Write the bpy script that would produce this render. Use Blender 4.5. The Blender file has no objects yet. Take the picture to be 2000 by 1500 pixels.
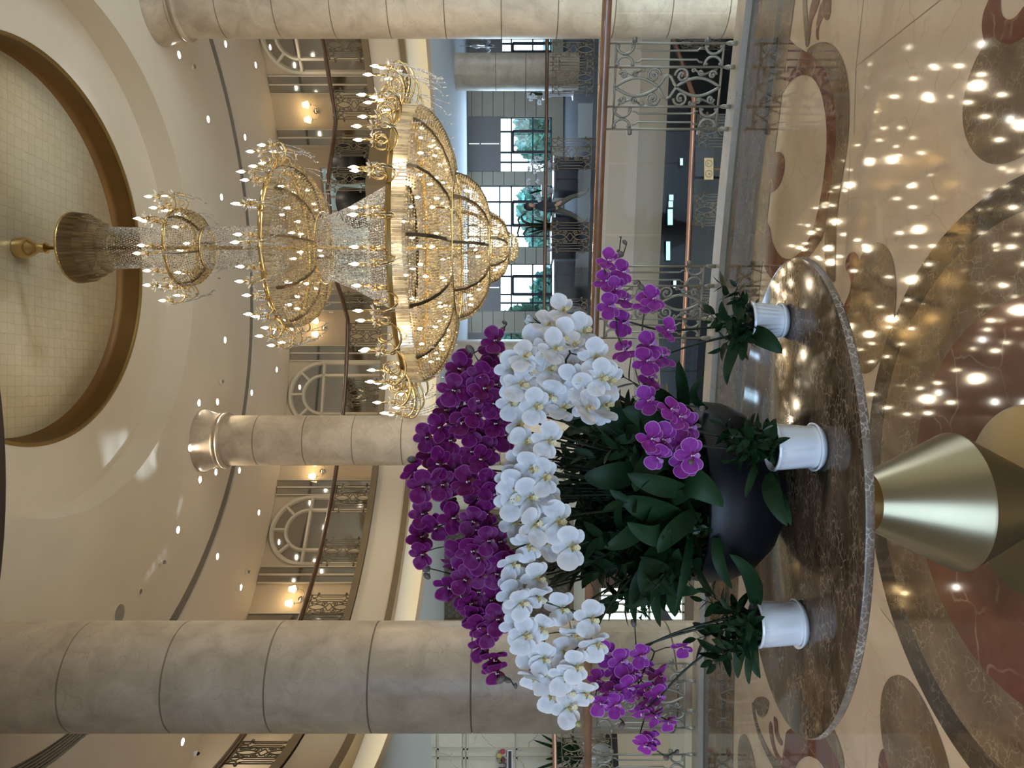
import bpy, bmesh, math, random
import numpy as np
from mathutils import Vector, Matrix, Euler

PI = math.pi
COL = bpy.context.scene.collection
SC = bpy.context.scene
F = 1400.0          # focal length in pixels of the 2000x1500 frame
H = 1.6             # eye height
CX, CY = 1.56, 8.2  # axis of the round atrium
rnd = random.Random(7)

# ------------------------------------------------------------------ camera
# the photograph was taken with the phone on its side: image left is up
cam_data = bpy.data.cameras.new('camera')
cam_data.sensor_fit = 'HORIZONTAL'
cam_data.sensor_width = 36.0
cam_data.lens = 36.0 * F / 2000.0
cam_data.clip_start = 0.05
cam_data.clip_end = 300
cam = bpy.data.objects.new('camera', cam_data)
COL.objects.link(cam)
cam.matrix_world = Matrix(((0, 1, 0, 0), (0, 0, -1, 0), (-1, 0, 0, H), (0, 0, 0, 1)))
SC.camera = cam

# ------------------------------------------------------------------ world, exposure, big lights
SC.view_settings.view_transform = 'Standard'
SC.view_settings.look = 'None'
SC.view_settings.exposure = 0.4
SC.view_settings.gamma = 1.0
SC.view_settings.use_curve_mapping = False
SC.cycles.use_denoising = True
SC.cycles.max_bounces = 8
SC.cycles.transparent_max_bounces = 24
SC.cycles.sample_clamp_indirect = 6.0
SC.cycles.caustics_reflective = False
SC.cycles.caustics_refractive = False

world = bpy.data.worlds.new('sky')
SC.world = world
world.use_nodes = True
wn = world.node_tree.nodes
wl = world.node_tree.links
wn.clear()
w_out = wn.new('ShaderNodeOutputWorld')
w_bg = wn.new('ShaderNodeBackground')
w_tc = wn.new('ShaderNodeTexCoord')
w_sep = wn.new('ShaderNodeSeparateXYZ')
w_ramp = wn.new('ShaderNodeValToRGB')
w_ramp.color_ramp.elements[0].position = 0.0
w_ramp.color_ramp.elements[0].color = (0.80, 0.95, 1.0, 1)
w_ramp.color_ramp.elements[1].position = 0.5
w_ramp.color_ramp.elements[1].color = (0.30, 0.58, 1.0, 1)
wl.new(w_tc.outputs['Generated'], w_sep.inputs[0])
wl.new(w_sep.outputs['Z'], w_ramp.inputs[0])
wl.new(w_ramp.outputs[0], w_bg.inputs['Color'])
w_bg.inputs['Strength'].default_value = 3.6
wl.new(w_bg.outputs[0], w_out.inputs[0])


def area_light(name, loc, target, sx, sy, power, color):
    d = bpy.data.lights.new(name, 'AREA')
    d.shape = 'RECTANGLE'
    d.size, d.size_y = sx, sy
    d.energy = power
    d.color = color
    o = bpy.data.objects.new(name, d)
    COL.objects.link(o)
    o.location = loc
    o.rotation_euler = (Vector(target) - Vector(loc)).to_track_quat('-Z', 'Y').to_euler()
    return o


# daylight through the glazed front behind the photographer, and through the tall windows of the hall
area_light('daylight_front', (-2.2, -3.5, 2.1), (-0.5, 2.4, 1.0), 4.6, 2.8, 185, (0.48, 0.70, 1.0))
area_light('daylight_hall', (4.2, 22.2, 1.5), (3.0, 10, 1.2), 9.0, 2.2, 260, (0.55, 0.75, 1.0))
area_light('daylight_side', (13.3, 9.0, 2.2), (0, 9, 2.0), 8.0, 3.0, 240, (0.70, 0.84, 1.0))


def point_light(name, loc, power, color, radius=0.1, parent=None):
    d = bpy.data.lights.new(name, 'POINT')
    d.energy = power
    d.color = color
    d.shadow_soft_size = radius
    o = bpy.data.objects.new(name, d)
    COL.objects.link(o)
    o.location = loc
    if parent:
        o.parent = parent
        o.location = Vector(loc) - parent.location
    return o


def spot_light(name, loc, target, power, color, angle, blend=0.5, radius=0.05):
    d = bpy.data.lights.new(name, 'SPOT')
    d.energy = power
    d.color = color
    d.spot_size = angle
    d.spot_blend = blend
    d.shadow_soft_size = radius
    o = bpy.data.objects.new(name, d)
    COL.objects.link(o)
    o.location = loc
    o.rotation_euler = (Vector(target) - Vector(loc)).to_track_quat('-Z', 'Y').to_euler()
    return o


# ------------------------------------------------------------------ helpers
def W(u, v, d):
    """point at distance d seen at column u (0..1500) and row v (0..2000) of the upright picture"""
    return Vector(((u - 750.0) / F * d, d, H - (v - 1000.0) / F * d))


def IM(x, y, d):
    return W(1500.0 - y, x, d)


def on_floor(x, y, z=0.0):
    d = F * (H - z) / (x - 1000.0)
    return Vector(((750.0 - y) / F * d, d, z))


def on_ceiling(x, y, z=6.6):
    d = F * (z - H) / (1000.0 - x)
    return Vector(((750.0 - y) / F * d, d, z))


def ang(u, R):
    """bearing (about the atrium axis) of the far wall of radius R seen at column u"""
    k = (u - 750.0) / F
    a = 1 + k * k
    b = -2 * (k * CX + CY)
    c = CX * CX + CY * CY - R * R
    d = (-b + math.sqrt(max(0.0, b * b - 4 * a * c))) / (2 * a)
    return math.atan2(d - CY, k * d - CX)


def pol(R, th, z=0.0):
    return Vector((CX + R * math.cos(th), CY + R * math.sin(th), z))


class MB:
    def __init__(self):
        self.v, self.f, self.m = [], [], []

    def add(self, vs, fs, mi=0):
        o = len(self.v)
        self.v.extend([tuple(p) for p in vs])
        self.f.extend([tuple(i + o for i in f) for f in fs])
        self.m.extend([mi] * len(fs))
        return self

    def box(self, c, s, rz=0.0, mi=0):
        cx, cy, cz = c
        hx, hy, hz = s[0] / 2, s[1] / 2, s[2] / 2
        ca, sa = math.cos(rz), math.sin(rz)
        vs = []
        for x, y, z in ((-1, -1, -1), (1, -1, -1), (1, 1, -1), (-1, 1, -1), (-1, -1, 1), (1, -1, 1), (1, 1, 1), (-1, 1, 1)):
            px, py = x * hx, y * hy
            vs.append((cx + px * ca - py * sa, cy + px * sa + py * ca, cz + z * hz))
        return self.add(vs, ((3, 2, 1, 0), (4, 5, 6, 7), (0, 1, 5, 4), (1, 2, 6, 5), (2, 3, 7, 6), (3, 0, 4, 7)), mi)

    def tube(self, pts, r, n=8, mi=0, caps=True, flat=None):
        P = [Vector(p) for p in pts]
        k = len(P)
        rs = r if isinstance(r, (list, tuple)) else [r] * k
        vs = []
        prev = None
        for i, p in enumerate(P):
            t = (P[min(i + 1, k - 1)] - P[max(i - 1, 0)])
            if t.length < 1e-9:
                t = Vector((0, 0, 1))
            t.normalize()
            if prev is None:
                a = Vector((0, 0, 1)) if abs(t.z) < 0.9 else Vector((1, 0, 0))
                nrm = (a - t * a.dot(t)).normalized()
            else:
                nrm = prev - t * prev.dot(t)
                if nrm.length < 1e-6:
                    nrm = t.orthogonal()
                nrm.normalize()
            prev = nrm
            b = t.cross(nrm)
            for j in range(n):
                an = 2 * PI * j / n
                s2 = 1.0 if flat is None else flat
                vs.append(p + nrm * (math.cos(an) * rs[i]) + b * (math.sin(an) * rs[i] * s2))
        fs = []
        for i in range(k - 1):
            for j in range(n):
                j2 = (j + 1) % n
                fs.append((i * n + j, i * n + j2, (i + 1) * n + j2, (i + 1) * n + j))
        if caps:
            fs.append(tuple(reversed(range(n))))
            fs.append(tuple((k - 1) * n + j for j in range(n)))
        return self.add(vs, fs, mi)

    def lathe(self, prof, n=48, c=(0, 0, 0), a0=0.0, a1=2 * PI, mi=0, sx=1.0, sy=1.0):
        full = abs((a1 - a0) - 2 * PI) < 1e-6
        cols = n if full else n + 1
        vs = []
        for i in range(cols):
            a = a0 + (a1 - a0) * i / n
            ca, sa = math.cos(a), math.sin(a)
            for r, z in prof:
                vs.append((c[0] + r * ca * sx, c[1] + r * sa * sy, c[2] + z))
        m = len(prof)
        fs = []
        for i in range(n):
            i2 = (i + 1) % cols
            for j in range(m - 1):
                q = (i * m + j, i2 * m + j, i2 * m + j + 1, i * m + j + 1)
                if prof[j][0] < 1e-9 and prof[j + 1][0] < 1e-9:
                    continue
                fs.append(q)
        return self.add(vs, fs, mi)

    def prism(self, pts2, z0, z1, mi=0):
        n = len(pts2)
        vs = [(p[0], p[1], z0) for p in pts2] + [(p[0], p[1], z1) for p in pts2]
        fs = [tuple(reversed(range(n))), tuple(range(n, 2 * n))]
        for i in range(n):
            j = (i + 1) % n
            fs.append((i, j, n + j, n + i))
        return self.add(vs, fs, mi)

    def ball(self, c, r, n=10, m=6, mi=0, rot=None):
        rx, ry, rz = r if isinstance(r, (tuple, list)) else (r, r, r)
        vs = []
        for i in range(m + 1):
            ph = PI * i / m
            for j in range(n):
                th = 2 * PI * j / n
                p = Vector((rx * math.sin(ph) * math.cos(th), ry * math.sin(ph) * math.sin(th), rz * math.cos(ph)))
                if rot is not None:
                    p = rot @ p
                vs.append(p + Vector(c))
        fs = []
        for i in range(m):
            for j in range(n):
                j2 = (j + 1) % n
                fs.append((i * n + j, (i + 1) * n + j, (i + 1) * n + j2, i * n + j2))
        return self.add(vs, fs, mi)

    def mesh(self, name, mats, off=None, smooth=False, fix=True):
        me = bpy.data.meshes.new(name)
        vs = self.v
        if off is not None:
            vs = [(p[0] - off[0], p[1] - off[1], p[2] - off[2]) for p in vs]
        me.from_pydata(vs, [], self.f)
        if not isinstance(mats, (list, tuple)):
            mats = [mats]
        for m in mats:
            me.materials.append(m)
        if len(mats) > 1:
            me.polygons.foreach_set('material_index', self.m)
        if fix:
            bm = bmesh.new()
            bm.from_mesh(me)
            bmesh.ops.remove_doubles(bm, verts=bm.verts, dist=1e-5)
            bmesh.ops.recalc_face_normals(bm, faces=bm.faces)
            bm.to_mesh(me)
            bm.free()
        if smooth:
            me.polygons.foreach_set('use_smooth', [True] * len(me.polygons))
            if smooth == 'auto':
                me.set_sharp_from_angle(angle=math.radians(38))
        me.update()
        return me

    def build(self, name, mats, parent=None, smooth=False, world=True, fix=True):
        off = parent_world(parent) if (parent is not None and world) else None
        me = self.mesh(name, mats, off, smooth, fix)
        return link(name, me, parent)


def parent_world(o):
    p = Vector((0, 0, 0))
    while o is not None:
        p = p + o.location
        o = o.parent
    return p


def link(name, me, parent=None):
    o = bpy.data.objects.new(name, me)
    COL.objects.link(o)
    if parent is not None:
        o.parent = parent
    return o


def tag(o, label, cat, group=None, kind=None):
    o['label'] = label
    o['category'] = cat
    if group:
        o['group'] = group
    if kind:
        o['kind'] = kind
    return o


def thing(name, label, cat, loc=(0, 0, 0), rz=0.0, group=None, kind=None):
    o = bpy.data.objects.new(name, None)
    COL.objects.link(o)
    o.empty_display_size = 0.1
    o.location = loc
    o.rotation_euler = (0, 0, rz)
    return tag(o, label, cat, group, kind)


def struct(o, label, cat):
    return tag(o, label, cat, None, 'structure')


# ------------------------------------------------------------------ materials
def nm(name):
    m = bpy.data.materials.new(name)
    m.use_nodes = True
    return m, m.node_tree.nodes, m.node_tree.links, m.node_tree.nodes['Principled BSDF']


def plain(name, col, rough=0.5, metal=0.0, spec=0.5, coat=0.0, bump=0.0, bscale=40.0, var=0.0, vscale=3.0, sheen=0.0):
    m, N, L, b = nm(name)
    b.inputs['Base Color'].default_value = (*col, 1)
    b.inputs['Roughness'].default_value = rough
    b.inputs['Metallic'].default_value = metal
    b.inputs['Specular IOR Level'].default_value = spec
    b.inputs['Coat Weight'].default_value = coat
    b.inputs['Coat Roughness'].default_value = 0.05
    tc = N.new('ShaderNodeTexCoord')
    if var > 0:
        no = N.new('ShaderNodeTexNoise')
        no.inputs['Scale'].default_value = vscale
        no.inputs['Detail'].default_value = 6
        L.new(tc.outputs['Object'], no.inputs['Vector'])
        r = N.new('ShaderNodeValToRGB')
        r.color_ramp.elements[0].position = 0.3
        r.color_ramp.elements[1].position = 0.7
        r.color_ramp.elements[0].color = (*[c * (1 - var) for c in col], 1)
        r.color_ramp.elements[1].color = (*[min(1, c * (1 + var)) for c in col], 1)
        L.new(no.outputs['Fac'], r.inputs[0])
        L.new(r.outputs[0], b.inputs['Base Color'])
    if bump > 0:
        n2 = N.new('ShaderNodeTexNoise')
        n2.inputs['Scale'].default_value = bscale
        L.new(tc.outputs['Object'], n2.inputs['Vector'])
        bp = N.new('ShaderNodeBump')
        bp.inputs['Strength'].default_value = bump
        L.new(n2.outputs['Fac'], bp.inputs['Height'])
        L.new(bp.outputs[0], b.inputs['Normal'])
    return m


def emit(name, col, strength):
    m, N, L, b = nm(name)
    b.inputs['Base Color'].default_value = (*col, 1)
    b.inputs['Emission Color'].default_value = (*col, 1)
    b.inputs['Emission Strength'].default_value = strength
    return m


def marble(name, c0, c1, vein, rough=0.08, scale=2.0, vscale=3.0, vwidth=0.05, vamt=0.8, stretch=(1, 1, 1), cloud=None, coat=0.0):
    """cloudy stone c0..c1 crossed by thin veins"""
    m, N, L, b = nm(name)
    b.inputs['Roughness'].default_value = rough
    b.inputs['Coat Weight'].default_value = coat
    b.inputs['Coat Roughness'].default_value = 0.03
    ge = N.new('ShaderNodeNewGeometry')
    mp = N.new('ShaderNodeMapping')
    mp.inputs['Scale'].default_value = stretch
    L.new(ge.outputs['Position'], mp.inputs['Vector'])
    n1 = N.new('ShaderNodeTexNoise')
    n1.inputs['Scale'].default_value = scale
    n1.inputs['Detail'].default_value = 8
    n1.inputs['Roughness'].default_value = 0.62
    n1.inputs['Distortion'].default_value = 0.6
    L.new(mp.outputs[0], n1.inputs['Vector'])
    r1 = N.new('ShaderNodeValToRGB')
    r1.color_ramp.elements[0].position = 0.34
    r1.color_ramp.elements[1].position = 0.66
    r1.color_ramp.elements[0].color = (*c0, 1)
    r1.color_ramp.elements[1].color = (*c1, 1)
    L.new(n1.outputs['Fac'], r1.inputs[0])
    # warped coordinates for the veins
    n2 = N.new('ShaderNodeTexNoise')
    n2.inputs['Scale'].default_value = vscale * 0.8
    n2.inputs['Detail'].default_value = 4
    L.new(mp.outputs[0], n2.inputs['Vector'])
    mx = N.new('ShaderNodeVectorMath')
    mx.operation = 'SCALE'
    mx.inputs['Scale'].default_value = 1.5 / vscale
    L.new(n2.outputs['Color'], mx.inputs[0])
    ad = N.new('ShaderNodeVectorMath')
    ad.operation = 'ADD'
    L.new(mp.outputs[0], ad.inputs[0])
    L.new(mx.outputs[0], ad.inputs[1])
    vo = N.new('ShaderNodeTexVoronoi')
    vo.feature = 'DISTANCE_TO_EDGE'
    vo.inputs['Scale'].default_value = vscale
    L.new(ad.outputs[0], vo.inputs['Vector'])
    r2 = N.new('ShaderNodeValToRGB')
    r2.color_ramp.elements[0].position = 0.0
    r2.color_ramp.elements[0].color = (vamt, vamt, vamt, 1)
    r2.color_ramp.elements[1].position = vwidth
    r2.color_ramp.elements[1].color = (0, 0, 0, 1)
    L.new(vo.outputs['Distance'], r2.inputs[0])
    # veins fade in and out
    n3 = N.new('ShaderNodeTexNoise')
    n3.inputs['Scale'].default_value = scale * 1.7
    n3.inputs['Detail'].default_value = 2
    L.new(mp.outputs[0], n3.inputs['Vector'])
    r3 = N.new('ShaderNodeValToRGB')
    r3.color_ramp.elements[0].position = 0.4
    r3.color_ramp.elements[1].position = 0.6
    L.new(n3.outputs['Fac'], r3.inputs[0])
    mul = N.new('ShaderNodeMath')
    mul.operation = 'MULTIPLY'
    L.new(r2.outputs[0], mul.inputs[0])
    L.new(r3.outputs[0], mul.inputs[1])
    mix = N.new('ShaderNodeMix')
    mix.data_type = 'RGBA'
    L.new(mul.outputs[0], mix.inputs['Factor'])
    L.new(r1.outputs[0], mix.inputs['A'])
    mix.inputs['B'].default_value = (*vein, 1)
    L.new(mix.outputs['Result'], b.inputs['Base Color'])
    return m


def glass_pane(name, tint=(0.93, 0.96, 0.95), refl=1.0):
    m, N, L, b = nm(name)
    N.remove(b)
    out = N['Material Output']
    tr = N.new('ShaderNodeBsdfTransparent')
    tr.inputs['Color'].default_value = (*tint, 1)
    gl = N.new('ShaderNodeBsdfGlossy')
    gl.inputs['Roughness'].default_value = 0.0
    lw = N.new('ShaderNodeLayerWeight')
    lw.inputs['Blend'].default_value = 0.5
    pw = N.new('ShaderNodeMath')
    pw.operation = 'POWER'
    pw.inputs[1].default_value = 5.0
    mu = N.new('ShaderNodeMath')
    mu.operation = 'MULTIPLY_ADD'
    mu.inputs[1].default_value = 0.9 * refl
    mu.inputs[2].default_value = 0.035 * refl
    mx = N.new('ShaderNodeMixShader')
    L.new(lw.outputs['Facing'], pw.inputs[0])
    L.new(pw.outputs[0], mu.inputs[0])
    L.new(mu.outputs[0], mx.inputs[0])
    L.new(tr.outputs[0], mx.inputs[1])
    L.new(gl.outputs[0], mx.inputs[2])
    L.new(mx.outputs[0], out.inputs['Surface'])
    return m


def crystal(name, col, trans=0.3, gloss=0.3, rough=0.12):
    m, N, L, b = nm(name)
    N.remove(b)
    out = N['Material Output']
    tr = N.new('ShaderNodeBsdfTransparent')
    tl = N.new('ShaderNodeBsdfTranslucent')
    tl.inputs['Color'].default_value = (*col, 1)
    gl = N.new('ShaderNodeBsdfGlossy')
    gl.inputs['Roughness'].default_value = rough
    gl.inputs['Color'].default_value = (min(1, col[0] * 1.05), min(1, col[1] * 1.05), min(1, col[2] * 1.1), 1)
    # random brightness per bead puts the crystals' sparkle into their colour
    ge = N.new('ShaderNodeNewGeometry')
    rp = N.new('ShaderNodeValToRGB')
    rp.color_ramp.elements[0].position = 0.0
    rp.color_ramp.elements[0].color = (*[c * 0.42 for c in col], 1)
    rp.color_ramp.elements[1].position = 1.0
    rp.color_ramp.elements[1].color = (*[min(1.0, c * 1.25) for c in col], 1)
    L.new(ge.outputs['Random Per Island'], rp.inputs[0])
    L.new(rp.outputs[0], tl.inputs['Color'])
    m1 = N.new('ShaderNodeMixShader')
    m1.inputs[0].default_value = gloss
    L.new(tl.outputs[0], m1.inputs[1])
    L.new(gl.outputs[0], m1.inputs[2])
    m2 = N.new('ShaderNodeMixShader')
    m2.inputs[0].default_value = trans
    L.new(m1.outputs[0], m2.inputs[1])
    L.new(tr.outputs[0], m2.inputs[2])
    L.new(m2.outputs[0], out.inputs['Surface'])
    return m


def petal(name, c_in, c_mid, c_edge, edge_at=0.93, trans=0.25, rough=0.5, blotch=0.0, blotch_col=None):
    """flower petal coloured from its middle to its rim (attribute 'rim')"""
    m, N, L, b = nm(name)
    at = N.new('ShaderNodeAttribute')
    at.attribute_name = 'rim'
    r = N.new('ShaderNodeValToRGB')
    e = r.color_ramp.elements
    e[0].position = 0.0
    e[0].color = (*c_in, 1)
    e[1].position = 1.0
    e[1].color = (*c_edge, 1)
    k = e.new(0.45)
    k.color = (*c_mid, 1)
    k = e.new(edge_at)
    k.color = (*c_mid, 1)
    L.new(at.outputs['Fac'], r.inputs[0])
    L.new(r.outputs[0], b.inputs['Base Color'])
    b.inputs['Roughness'].default_value = rough
    b.inputs['Specular IOR Level'].default_value = 0.25
    out = N['Material Output']
    tl = N.new('ShaderNodeBsdfTranslucent')
    L.new(r.outputs[0], tl.inputs['Color'])
    mx = N.new('ShaderNodeMixShader')
    mx.inputs[0].default_value = trans
    L.new(b.outputs[0], mx.inputs[1])
    L.new(tl.outputs[0], mx.inputs[2])
    L.new(mx.outputs[0], out.inputs['Surface'])
    return m


def gold_leaf():
    m, N, L, b = nm('gold_leaf')
    ge = N.new('ShaderNodeNewGeometry')
    br = N.new('ShaderNodeTexBrick')
    br.inputs['Scale'].default_value = 1.0
    br.inputs['Brick Width'].default_value = 0.12
    br.inputs['Row Height'].default_value = 0.12
    br.inputs['Mortar Size'].default_value = 0.010
    br.inputs['Mortar Smooth'].default_value = 1.0
    br.offset = 0.0
    br.inputs['Color1'].default_value = (0.70, 0.63, 0.46, 1)
    br.inputs['Color2'].default_value = (0.66, 0.59, 0.42, 1)
    br.inputs['Mortar'].default_value = (0.58, 0.50, 0.32, 1)
    no = N.new('ShaderNodeTexNoise')
    no.inputs['Scale'].default_value = 9.0
    no.inputs['Detail'].default_value = 5
    va = N.new('ShaderNodeVectorMath')
    va.operation = 'MULTIPLY_ADD'
    va.inputs[1].default_value = (0.05, 0.05, 0.0)
    L.new(ge.outputs['Position'], no.inputs['Vector'])
    L.new(no.outputs['Color'], va.inputs[0])
    L.new(ge.outputs['Position'], va.inputs[2])
    L.new(va.outputs[0], br.inputs['Vector'])
    L.new(br.outputs['Color'], b.inputs['Base Color'])
    b.inputs['Metallic'].default_value = 0.5
    b.inputs['Roughness'].default_value = 0.30
    bp = N.new('ShaderNodeBump')
    bp.inputs['Strength'].default_value = 0.4
    bp.inputs['Distance'].default_value = 0.02
    L.new(no.outputs['Fac'], bp.inputs['Height'])
    L.new(bp.outputs[0], b.inputs['Normal'])
    return m


M = {}
M['plaster'] = plain('cream_plaster', (0.70, 0.64, 0.55), 0.7, var=0.03, vscale=1.5)
M['plaster_warm'] = plain('warm_plaster', (0.66, 0.55, 0.40), 0.7, var=0.03, vscale=1.5)
M['plaster_white'] = plain('white_plaster', (0.72, 0.74, 0.74), 0.7)
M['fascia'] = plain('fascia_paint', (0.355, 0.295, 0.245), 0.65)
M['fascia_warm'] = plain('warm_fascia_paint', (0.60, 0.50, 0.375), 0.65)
M['bronze_trim'] = plain('bronze_trim', (0.18, 0.128, 0.072), 0.4, var=0.08)
M['slot'] = plain('air_slot', (0.24, 0.22, 0.19), 0.6)
M['gold_leaf'] = gold_leaf()
M['bronze_band'] = plain('bronze_band', (0.17, 0.088, 0.024), 0.45, 0.45, var=0.15, vscale=2.0)
M['dark_brown'] = plain('dark_brown_paint', (0.05, 0.028, 0.016), 0.5)
M['column'] = marble('column_stone', (0.40, 0.325, 0.245), (0.58, 0.49, 0.385), (0.35, 0.275, 0.20), 0.36, 3.4, 6.5, 0.035, 0.55)
M['joint'] = plain('joint', (0.22, 0.17, 0.12), 0.6)
M['floor_cream'] = marble('cream_floor', (0.58, 0.445, 0.315), (0.70, 0.56, 0.42), (0.42, 0.30, 0.20), 0.05, 2.2, 3.0, 0.02, 0.45, coat=0.2)
M['floor_brown'] = marble('brown_floor', (0.13, 0.083, 0.048), (0.24, 0.165, 0.10), (0.44, 0.34, 0.23), 0.05, 5.0, 24.0, 0.06, 0.6, coat=0.2)
M['floor_dark'] = marble('dark_floor', (0.045, 0.034, 0.026), (0.09, 0.07, 0.053), (0.26, 0.22, 0.17), 0.05, 6.0, 22.0, 0.05, 0.5, coat=0.2)
M['floor_red'] = marble('red_floor', (0.13, 0.038, 0.022), (0.20, 0.068, 0.040), (0.42, 0.27, 0.19), 0.05, 3.6, 3.6, 0.03, 0.7, coat=0.2)
M['table_top'] = marble('table_marble', (0.036, 0.023, 0.013), (0.13, 0.088, 0.055), (0.34, 0.25, 0.165), 0.10, 7.0, 46.0, 0.085, 0.85, (0.7, 1.4, 1.0), coat=0.0)
M['table_edge'] = marble('table_edge_marble', (0.11, 0.085, 0.065), (0.22, 0.18, 0.145), (0.55, 0.49, 0.42), 0.25, 6.0, 60.0, 0.10, 0.9)
M['curb'] = marble('curb_stone', (0.55, 0.50, 0.42), (0.68, 0.62, 0.53), (0.4, 0.34, 0.27), 0.2, 3.0, 4.0, 0.03, 0.4)
M['curb_green'] = plain('curb_green', (0.16, 0.18, 0.14), 0.35, var=0.15)
M['brass_satin'] = plain('satin_brass', (0.36, 0.305, 0.195), 0.30, 0.9, var=0.06, vscale=6)
M['gold'] = plain('polished_gold', (0.60, 0.45, 0.22), 0.24, 1.0)
M['gold_dark'] = plain('aged_gold', (0.34, 0.24, 0.10), 0.35, 1.0)
M['wood_rail'] = plain('polished_wood_rail', (0.43, 0.235, 0.14), 0.2, 0.0, 0.6, 0.6, var=0.2, vscale=8)
M['wood_dark'] = plain('dark_wood_rail', (0.085, 0.042, 0.022), 0.25, 0.0, 0.5, 0.3)
M['copper'] = plain('copper_rail', (0.42, 0.22, 0.15), 0.3, 0.6)
M['iron_pale'] = plain('pale_iron', (0.50, 0.50, 0.43), 0.35, 0.45)
M['iron_bronze'] = plain('bronze_iron', (0.20, 0.16, 0.11), 0.4, 0.6)
M['glass'] = glass_pane('clear_glass')
M['glass_near'] = glass_pane('balcony_glass', (0.95, 0.96, 0.955), 0.22)
M['glass_edge'] = plain('glass_edge', (0.75, 0.85, 0.82), 0.15)
M['mirror'] = plain('grey_mirror', (0.40, 0.38, 0.35), 0.06, 1.0)
M['frame_white'] = plain('cream_frame', (0.66, 0.61, 0.50), 0.45)
M['lamp'] = emit('downlight_lens', (1.0, 0.93, 0.80), 30.0)
M['bulb'] = emit('candle_bulb', (1.0, 0.84, 0.58), 24.0)
M['sconce_shade'] = emit('sconce_shade', (1.0, 0.80, 0.45), 2.0)
M['cove'] = emit('cove_strip', (1.0, 0.80, 0.42), 7.0)
M['chrome'] = plain('chrome', (0.7, 0.7, 0.7), 0.12, 1.0)
M['bead_warm'] = crystal('warm_crystal_bead', (0.84, 0.68, 0.44), 0.16, 0.40, 0.15)
M['bead_clear'] = crystal('clear_crystal_bead', (0.92, 0.90, 0.88), 0.30, 0.45, 0.12)
M['prism'] = crystal('crystal_prism', (0.72, 0.64, 0.48), 0.42, 0.45, 0.1)
M['bowl'] = plain('black_bowl', (0.0045, 0.0055, 0.009), 0.42, 0.0, 0.35)
M['soil'] = plain('soil', (0.012, 0.010, 0.007), 0.9, bump=0.6, bscale=60)
M['pot_white'] = plain('white_glaze', (0.82, 0.85, 0.90), 0.12, 0.0, 0.5, 0.5)
M['leaf'] = plain('dark_green_leaf', (0.010, 0.034, 0.011), 0.5, spec=0.22, var=0.35, vscale=9)
M['leaf_small'] = plain('small_green_leaf', (0.015, 0.050, 0.013), 0.46, spec=0.35, var=0.35, vscale=12)
M['stem'] = plain('dark_green_stem', (0.012, 0.022, 0.010), 0.5)
M['bud_dark'] = plain('grey_green_bud', (0.14, 0.11, 0.10), 0.5, var=0.2, vscale=30)
M['bud_green'] = plain('pale_green_bud', (0.38, 0.42, 0.17), 0.5, var=0.2, vscale=30)
M['white_petal'] = petal('white_petal', (0.56, 0.60, 0.46), (0.72, 0.745, 0.80), (0.92, 0.92, 0.94), 0.62, trans=0.2)  # bluish grey middle and bright rim put petal shading into the colour
M['purple_petal'] = petal('dark_purple_petal', (0.13, 0.004, 0.05), (0.155, 0.007, 0.115), (0.36, 0.08, 0.34), 0.90, 0.15)
M['magenta_petal'] = petal('magenta_petal', (0.29, 0.02, 0.22), (0.30, 0.035, 0.34), (0.62, 0.36, 0.72), 0.92, 0.2)
M['white_lip'] = plain('yellow_white_lip', (0.74, 0.66, 0.38), 0.4, var=0.35, vscale=40)
M['purple_lip'] = plain('dark_lip', (0.10, 0.006, 0.03), 0.4, var=0.3, vscale=40)
M['magenta_lip'] = plain('lilac_lip', (0.40, 0.14, 0.45), 0.4, var=0.4, vscale=40)
M['lip_white'] = plain('lip_white', (0.85, 0.80, 0.85), 0.4)
M['black'] = plain('black_leather', (0.012, 0.012, 0.014), 0.45)
M['navy'] = plain('navy_panel', (0.02, 0.028, 0.055), 0.3)
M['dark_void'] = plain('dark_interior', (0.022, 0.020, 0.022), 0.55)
M['smoked'] = plain('smoked_glass', (0.010, 0.011, 0.015), 0.12, 0.0, 0.2)
M['curtain'] = plain('grey_blind', (0.34, 0.33, 0.33), 0.8)
M['steel_blue'] = plain('dark_window_frame', (0.03, 0.04, 0.06), 0.4)
M['panel_stone'] = marble('wall_stone', (0.52, 0.47, 0.39), (0.64, 0.59, 0.50), (0.20, 0.16, 0.12), 0.3, 1.2, 1.6, 0.02, 0.8)
M['panel_cream'] = plain('cream_panel', (0.62, 0.58, 0.48), 0.6, var=0.04)
M['tree_leaf'] = plain('tree_leaf', (0.24, 0.46, 0.36), 0.7, var=0.5, vscale=2)
M['bark'] = plain('bark', (0.08, 0.06, 0.045), 0.9)
M['skin'] = plain('skin', (0.45, 0.27, 0.18), 0.5)
M['cloth_dark'] = plain('dark_jacket', (0.02, 0.025, 0.045), 0.8)
M['cloth_grey'] = plain('grey_trousers', (0.10, 0.09, 0.08), 0.8)
M['hair'] = plain('black_hair', (0.012, 0.010, 0.009), 0.5)
M['tan_sign'] = plain('tan_sign', (0.52, 0.39, 0.19), 0.4)
M['glint'] = emit('lit_glint', (0.35, 0.80, 0.95), 1.6)  # bluish glints on dark glass, given a glow of their own
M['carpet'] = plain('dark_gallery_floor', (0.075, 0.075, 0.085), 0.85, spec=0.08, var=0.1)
M['glass_dim'] = glass_pane('dim_glass', (0.80, 0.80, 0.80), 0.25)
M['glass_soft'] = glass_pane('soft_glass', (0.97, 0.97, 0.96), 0.35)
M['brass_dull'] = plain('dull_brass', (0.25, 0.20, 0.11), 0.42, 0.85, var=0.06, vscale=6)
M['lip_orange'] = plain('lip_orange', (0.62, 0.36, 0.07), 0.4)
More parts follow.
